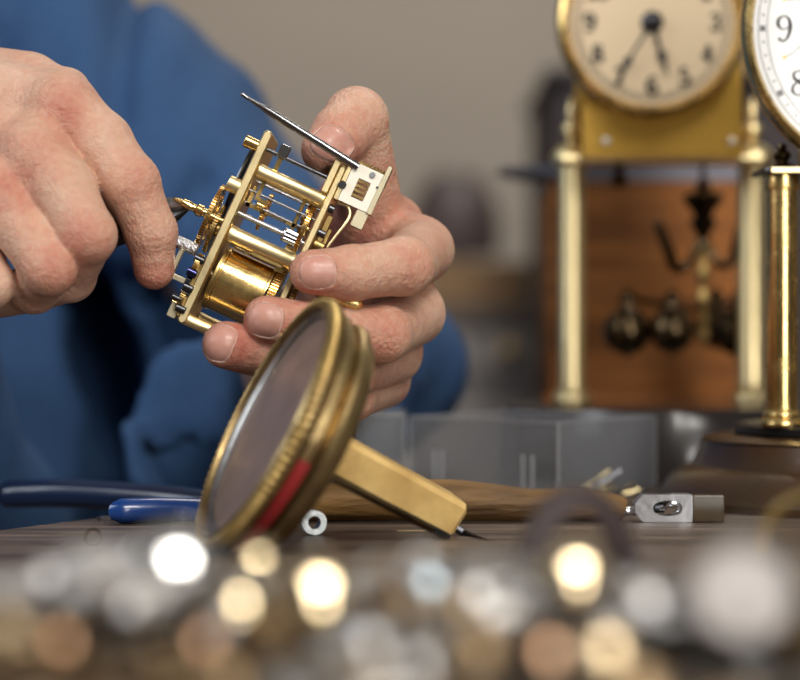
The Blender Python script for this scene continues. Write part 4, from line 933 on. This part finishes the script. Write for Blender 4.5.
def protos():
    K = {}
    K['silver_watch'] = watch_case(M['silver']); K['gold_watch'] = watch_case(M['heap_brass'], M['heap_brass'])
    K['open_watch'] = watch_case(M['steel'], M['brass_old'], False)
    K['gear_wheel'] = [('gear_wheel', MB().gear(1, .12, 40, None, depth=.09, spokes=5), M['heap_brass'])]
    K['steel_wheel'] = [('steel_wheel', MB().gear(1, .16, 30, None, depth=.1, spokes=4), M['steel'])]
    K['case_ring'] = [('case_ring', MB().torus(.86, .13, Matrix.Translation((0, 0, .13)), 40, 10), M['silver'])]
    K['brass_ring'] = [('brass_ring', MB().torus(.88, .11, Matrix.Translation((0, 0, .11)), 40, 10), M['heap_brass'])]
    K['barrel_drum'] = [('barrel_drum', MB().lathe([(.0001, 0), (.95, 0), (1, .05), (1, .62), (.95, .68), (.3, .66), (.28, .80), (.0001, .82)], None, 32), M['heap_brass'])]
    K['watch_lid'] = [('watch_lid', MB().lathe([(.0001, .22), (.4, .20), (.75, .12), (.97, .02), (1, 0), (.96, -.0), (.74, .08), (.4, .15), (.0001, .17)], None, 40), M['steel_bright'])]
    K['round_plate'] = [('round_plate', MB().lathe([(.12, 0), (.97, 0), (1, .04), (1, .10), (.97, .13), (.12, .13), (.12, 0)], None, 40).cyl((.5, .3, .12), (.5, .3, .4), .10).cyl((-.5, .35, .12), (-.5, .35, .4), .10).cyl((0, -.6, .12), (0, -.6, .4), .10), M['silver'])]
    K['screw'] = [('screw', MB().lathe([(.0001, 0), (.9, 0), (1, .1), (1, .5), (.9, .6), (.45, .62), (.45, 2.6), (.2, 2.9)], None, 18), M['steel'])]
    K['dark_wheel'] = [('dark_wheel', MB().gear(1, .2, 26, None, depth=.12, spokes=3), M['brass_dark'])]
    return K
PR = protos(); cache = {}
info = {'silver_watch': ('silver pocket watch lying in the blurred heap of parts', 'watch', 'silver pocket watches in the heap'), 'gold_watch': ('brass pocket watch lying in the blurred heap of parts', 'watch', 'brass pocket watches in the heap'),
 'open_watch': ('open pocket watch without its glass in the blurred heap', 'watch', 'open watches in the heap'), 'gear_wheel': ('small brass gear wheel in the blurred foreground heap', 'gear', 'brass gears in the heap'),
 'steel_wheel': ('small steel gear wheel in the blurred foreground heap', 'gear', 'steel gears in the heap'), 'case_ring': ('silver watch case ring in the blurred foreground heap', 'ring', 'silver rings in the heap'),
 'brass_ring': ('brass watch case ring in the blurred foreground heap', 'ring', 'brass rings in the heap'), 'barrel_drum': ('brass mainspring drum in the blurred foreground heap', 'drum', 'mainspring drums in the heap'),
 'watch_lid': ('polished steel watch back in the blurred foreground heap', 'watch back', 'watch backs in the heap'), 'round_plate': ('round silver movement plate in the blurred foreground heap', 'plate', 'movement plates in the heap'),
 'screw': ('steel screw in the blurred foreground heap', 'screw', 'steel screws in the heap'), 'dark_wheel': ('dark brass gear wheel in the blurred foreground heap', 'gear', 'dark gears in the heap')}
def scaled_mesh(kind, i, T3):
    nm, mb, m = PR[kind][i]
def place(kind, x, y, z, R, rot, label=None, cat=None, group=None, m=None):
    pr = PR[kind]
    def mk(nm, mb, mt):
        key = (kind, nm, mt.name)
        if key not in cache:
            me = bpy.data.meshes.new(nm); me.from_pydata(mb.v, [], mb.f); me.materials.append(mt)
            me.polygons.foreach_set('use_smooth', [True]*len(me.polygons)); me.set_sharp_from_angle(angle=math.radians(35)); cache[key] = me
        o = bpy.data.objects.new(nm, cache[key]); COL.objects.link(o); return o
    if len(pr) == 1: root = mk(kind, pr[0][1], m or pr[0][2])
    else:
        root = empty(kind, (0, 0, 0))
        for nm, mb, mt in pr: q = mk(nm, mb, m if (m and nm == 'case') else mt); q.parent = root
    root.location = (x, y, z); root.rotation_euler = rot; root.scale = (R, R, R)
    li = info.get(kind, (None,)*3); tag(root, label or li[0], cat or li[1], (group or li[2]) if not label else group); return root
TH = {'silver_watch': .5, 'gold_watch': .5, 'open_watch': .42, 'gear_wheel': .14, 'steel_wheel': .18, 'case_ring': .27, 'brass_ring': .23, 'barrel_drum': .85, 'watch_lid': .22, 'round_plate': .42, 'screw': 1.2, 'dark_wheel': .22}
def half_w(y): return .19*y+.008
def ztop(y):     # how high the heap may reach at this distance
    t = [(.29, .004), (.33, .015), (.36, .024), (.40, .0225), (.44, .016), (.48, .008), (.52, .001)]
    return np.interp(y, [a for a, _ in t], [b for _, b in t])
def drop(kind, R, y0, y1, tilt=.25, lift=1., x=None, y=None):
    for _ in range(14):
        yy = rnd.uniform(y0, y1) if y is None else y
        if .36 < yy < .45: kind = {'gold_watch': 'silver_watch', 'brass_ring': 'case_ring', 'open_watch': 'silver_watch'}.get(kind, kind)
        if yy < .35: kind = {'silver_watch': 'gold_watch', 'steel_wheel': 'dark_wheel', 'case_back': 'barrel_drum', 'watch_lid': 'barrel_drum', 'case_ring': 'brass_ring', 'round_plate': 'gear_wheel', 'gear_wheel': 'dark_wheel'}.get(kind, kind)
        xx = rnd.uniform(-half_w(yy), half_w(yy)) if x is None else x
        c = cells(xx, yy, R*.8)
        if c is None or not len(c[0]): continue
        if yy < .375 and 660 < 400+xx/yy*FPX < 830 and hm[c].max()+TH[kind]*R*1.6 > .063-.148*yy-.004: continue
        tl = rnd.uniform(0, tilt); z = hm[c].max()
        if z+TH[kind]*R > ztop(yy)*lift+.001: continue
        z = rest(xx, yy, R*.75, TH[kind]*R+math.sin(tl)*R*.5)
        place(kind, xx, yy, TABLE+z+math.sin(tl)*R*.75+.0002, R, (tl*math.cos(rnd.uniform(0, 6.3)), tl, rnd.uniform(0, 6.3)) if True else 0); return
for i in range(20): drop(rnd.choice(['silver_watch', 'silver_watch', 'gold_watch', 'open_watch', 'round_plate']), rnd.uniform(.013, .020), .32, .46, .18)
for i in range(44): drop(rnd.choice(['round_plate', 'watch_lid', 'case_ring', 'brass_ring', 'barrel_drum', 'silver_watch']), rnd.uniform(.007, .012), .31, .48, .3)
for i in range(80): drop(rnd.choice(['gear_wheel', 'steel_wheel', 'case_ring', 'brass_ring', 'barrel_drum', 'watch_lid', 'dark_wheel', 'round_plate']), rnd.uniform(.004, .008), .30, .50, .45)
for i in range(70): drop(rnd.choice(['gear_wheel', 'steel_wheel', 'dark_wheel', 'screw', 'barrel_drum', 'brass_ring', 'screw']), rnd.uniform(.0018, .0042), .30, .52, .5)

# added domes, shaped and turned to mirror the window light as soft discs
dome = [('dome', MB().lathe([(.0001, -.5), (.9, -.5), (1, -.42), (1, -.20), (.97, -.10), (.80, .03), (.55, .115), (.28, .16), (.0001, .175)], None, 40), M['brass_bright'])]
PR['polished_button'] = dome; PR['steel_button'] = dome
mtl = {'h': mat('soft_gilt', (.80, .62, .38), .30, 1), 'g': mat('polished_gilt', (.98, .80, .50), .12, 1), 's': mat('polished_silver', (.95, .94, .92), .12, 1), 'c': mat('polished_copper', (.75, .45, .26), .34, 1), 'b': mat('polished_blue_steel', (.50, .60, .66), .30, 1), 'd': mat('dull_silver', (.50, .49, .48), .38, 1)}
def glint(px, py, d, R, k, label):
    d *= .86; R *= {'s': 1., 'g': .85}.get(k, .62); p = P(px, py, d); hv = ((KEY-p).normalized()+(camo.location-p).normalized()).normalized()
    T = frame((0, 0, 0), hv).to_euler(); nm = 'polished_button'
    q_ = place(nm, p.x, p.y, p.z, R, T, label, 'button', None, mtl[k])
GL = [(178, 561, .45, .0075, 's', 'large white shining button at the left of the heap'), (258, 558, .47, .0040, 'g', 'gold shining button just below the tilted case'), (241, 601, .43, .0036, 'g', 'round gold glint left of the brightest gold one'),
 (320, 585, .43, .0062, 'g', 'brightest gold button, below the silver tube'), (577, 568, .44, .0055, 'g', 'bright gold button below the dark strap'), (47, 574, .44, .0034, 'd', 'grey button at the far left of the heap'), (92, 597, .43, .0042, 'b', 'bluish button left of centre in the heap'),
 (128, 602, .42, .0040, 'd', 'grey button right beside the bluish one'), (550, 650, .39, .0036, 'c', 'copper button at the bottom edge'), (608, 647, .39, .0055, 'h', 'cream gold button beside the copper one at the bottom'), (6, 630, .39, .0050, 'h', 'cream button cut off by the left edge'),
 (430, 582, .45, .0044, 'b', 'bluish steel button at the middle of the heap'), (478, 592, .44, .0046, 'd', 'dull silver button right of the middle bluish one'), (372, 642, .39, .0042, 'd', 'dull silver button at the bottom centre'), (420, 664, .385, .0040, 'd', 'dull button at the bottom edge right of centre'), (648, 600, .42, .0050, 'd', 'dull silver button left of the big white dial'), (205, 640, .39, .0028, 'c', 'copper button at the bottom left'), (62, 640, .385, .0028, 'c', 'dim copper button in the bottom left corner')]
for g_ in GL: glint(*g_)
# white dial standing in the heap
wd = empty('pocket_watch', P(745, 640, .365)); wd.location.z = TABLE+.0
tag(wd, 'pocket watch with white dial standing upright at the lower right', 'watch')
dcen = P(744, 590, .365); s = .365/FPX*.92; T = frame(dcen, Vector((-.25, -1, -.05)))
build('case', MB().lathe([(.0001, -.006), (50*s, -.005), (58*s, -.002), (58*s, .0005), (55*s, .0015), (53*s, .0005)], T, 64), M['silver'], wd)
build('dial', MB().lathe([(.0001, .0003), (53*s, .0003)], T, 64), mat('ivory_enamel', (.76, .70, .67), .4), wd)
build('seconds_dial', MB().torus(14*s, .0003, T @ Matrix.Translation((0, -22*s, .0005)), 32, 6), mat('grey_print', (.3, .28, .25), .6), wd)
nb = MB()
for h_ in range(1, 13):
    a_ = PI/2-h_*PI/6; numeral(nb, str(h_), 43*s*math.cos(a_), 43*s*math.sin(a_), 9*s, T @ Matrix.Translation((0, 0, .0004)))
build('numerals', nb, mat('grey_numeral', (.35, .33, .3), .6), wd)
build('crown', MB().cyl(T @ Vector((0, 58*s, -.002)), T @ Vector((0, 70*s, -.002)), 7*s), M['silver'], wd)
# bent dark strap arching over the bench
st = MB(); pts = [P(529, 558, .50), P(540, 530, .50), P(556, 508, .50), P(576, 499, .50), P(598, 503, .50), P(614, 522, .50), P(624, 548, .50), P(628, 566, .50)]
pts = [Vector((p.x, p.y+.001*i, max(p.z, TABLE+.001))) for i, p in enumerate(pts)]
pc, rc = catmull(pts, [1]*len(pts), 5); vs = []; fs = []
for i, p in enumerate(pc):
    d_ = (pc[min(i+1, len(pc)-1)]-pc[max(i-1, 0)]).normalized(); n__ = Vector((d_.z, 0, -d_.x))*-.0028
    for sy in (-1, 1):
        for sn in (-1, 1): vs.append(tuple(p+Vector((0, .0060*sy, 0))+n__*sn))
for i in range(len(pc)-1):
    a_ = 4*i; fs += [(a_, a_+4, a_+5, a_+1), (a_+2, a_+3, a_+7, a_+6), (a_, a_+2, a_+6, a_+4), (a_+1, a_+5, a_+7, a_+3)]
m_ = 4*(len(pc)-1); fs += [(0, 1, 3, 2), (m_, m_+2, m_+3, m_+1)]
o = build('leather_strap', st.add(vs, fs), M['leather']); tag(o, 'dark bent leather strap arching out of the heap before the handle', 'strap')
# brass ring standing on edge at the right border
o = build('brass_hoop', MB().torus(.0125, .0014, frame(P(813, 550, .52), (-.5, -1, .1)), 48, 10), M['brass_old']); tag(o, 'thin brass hoop standing at the right edge of the picture', 'hoop')
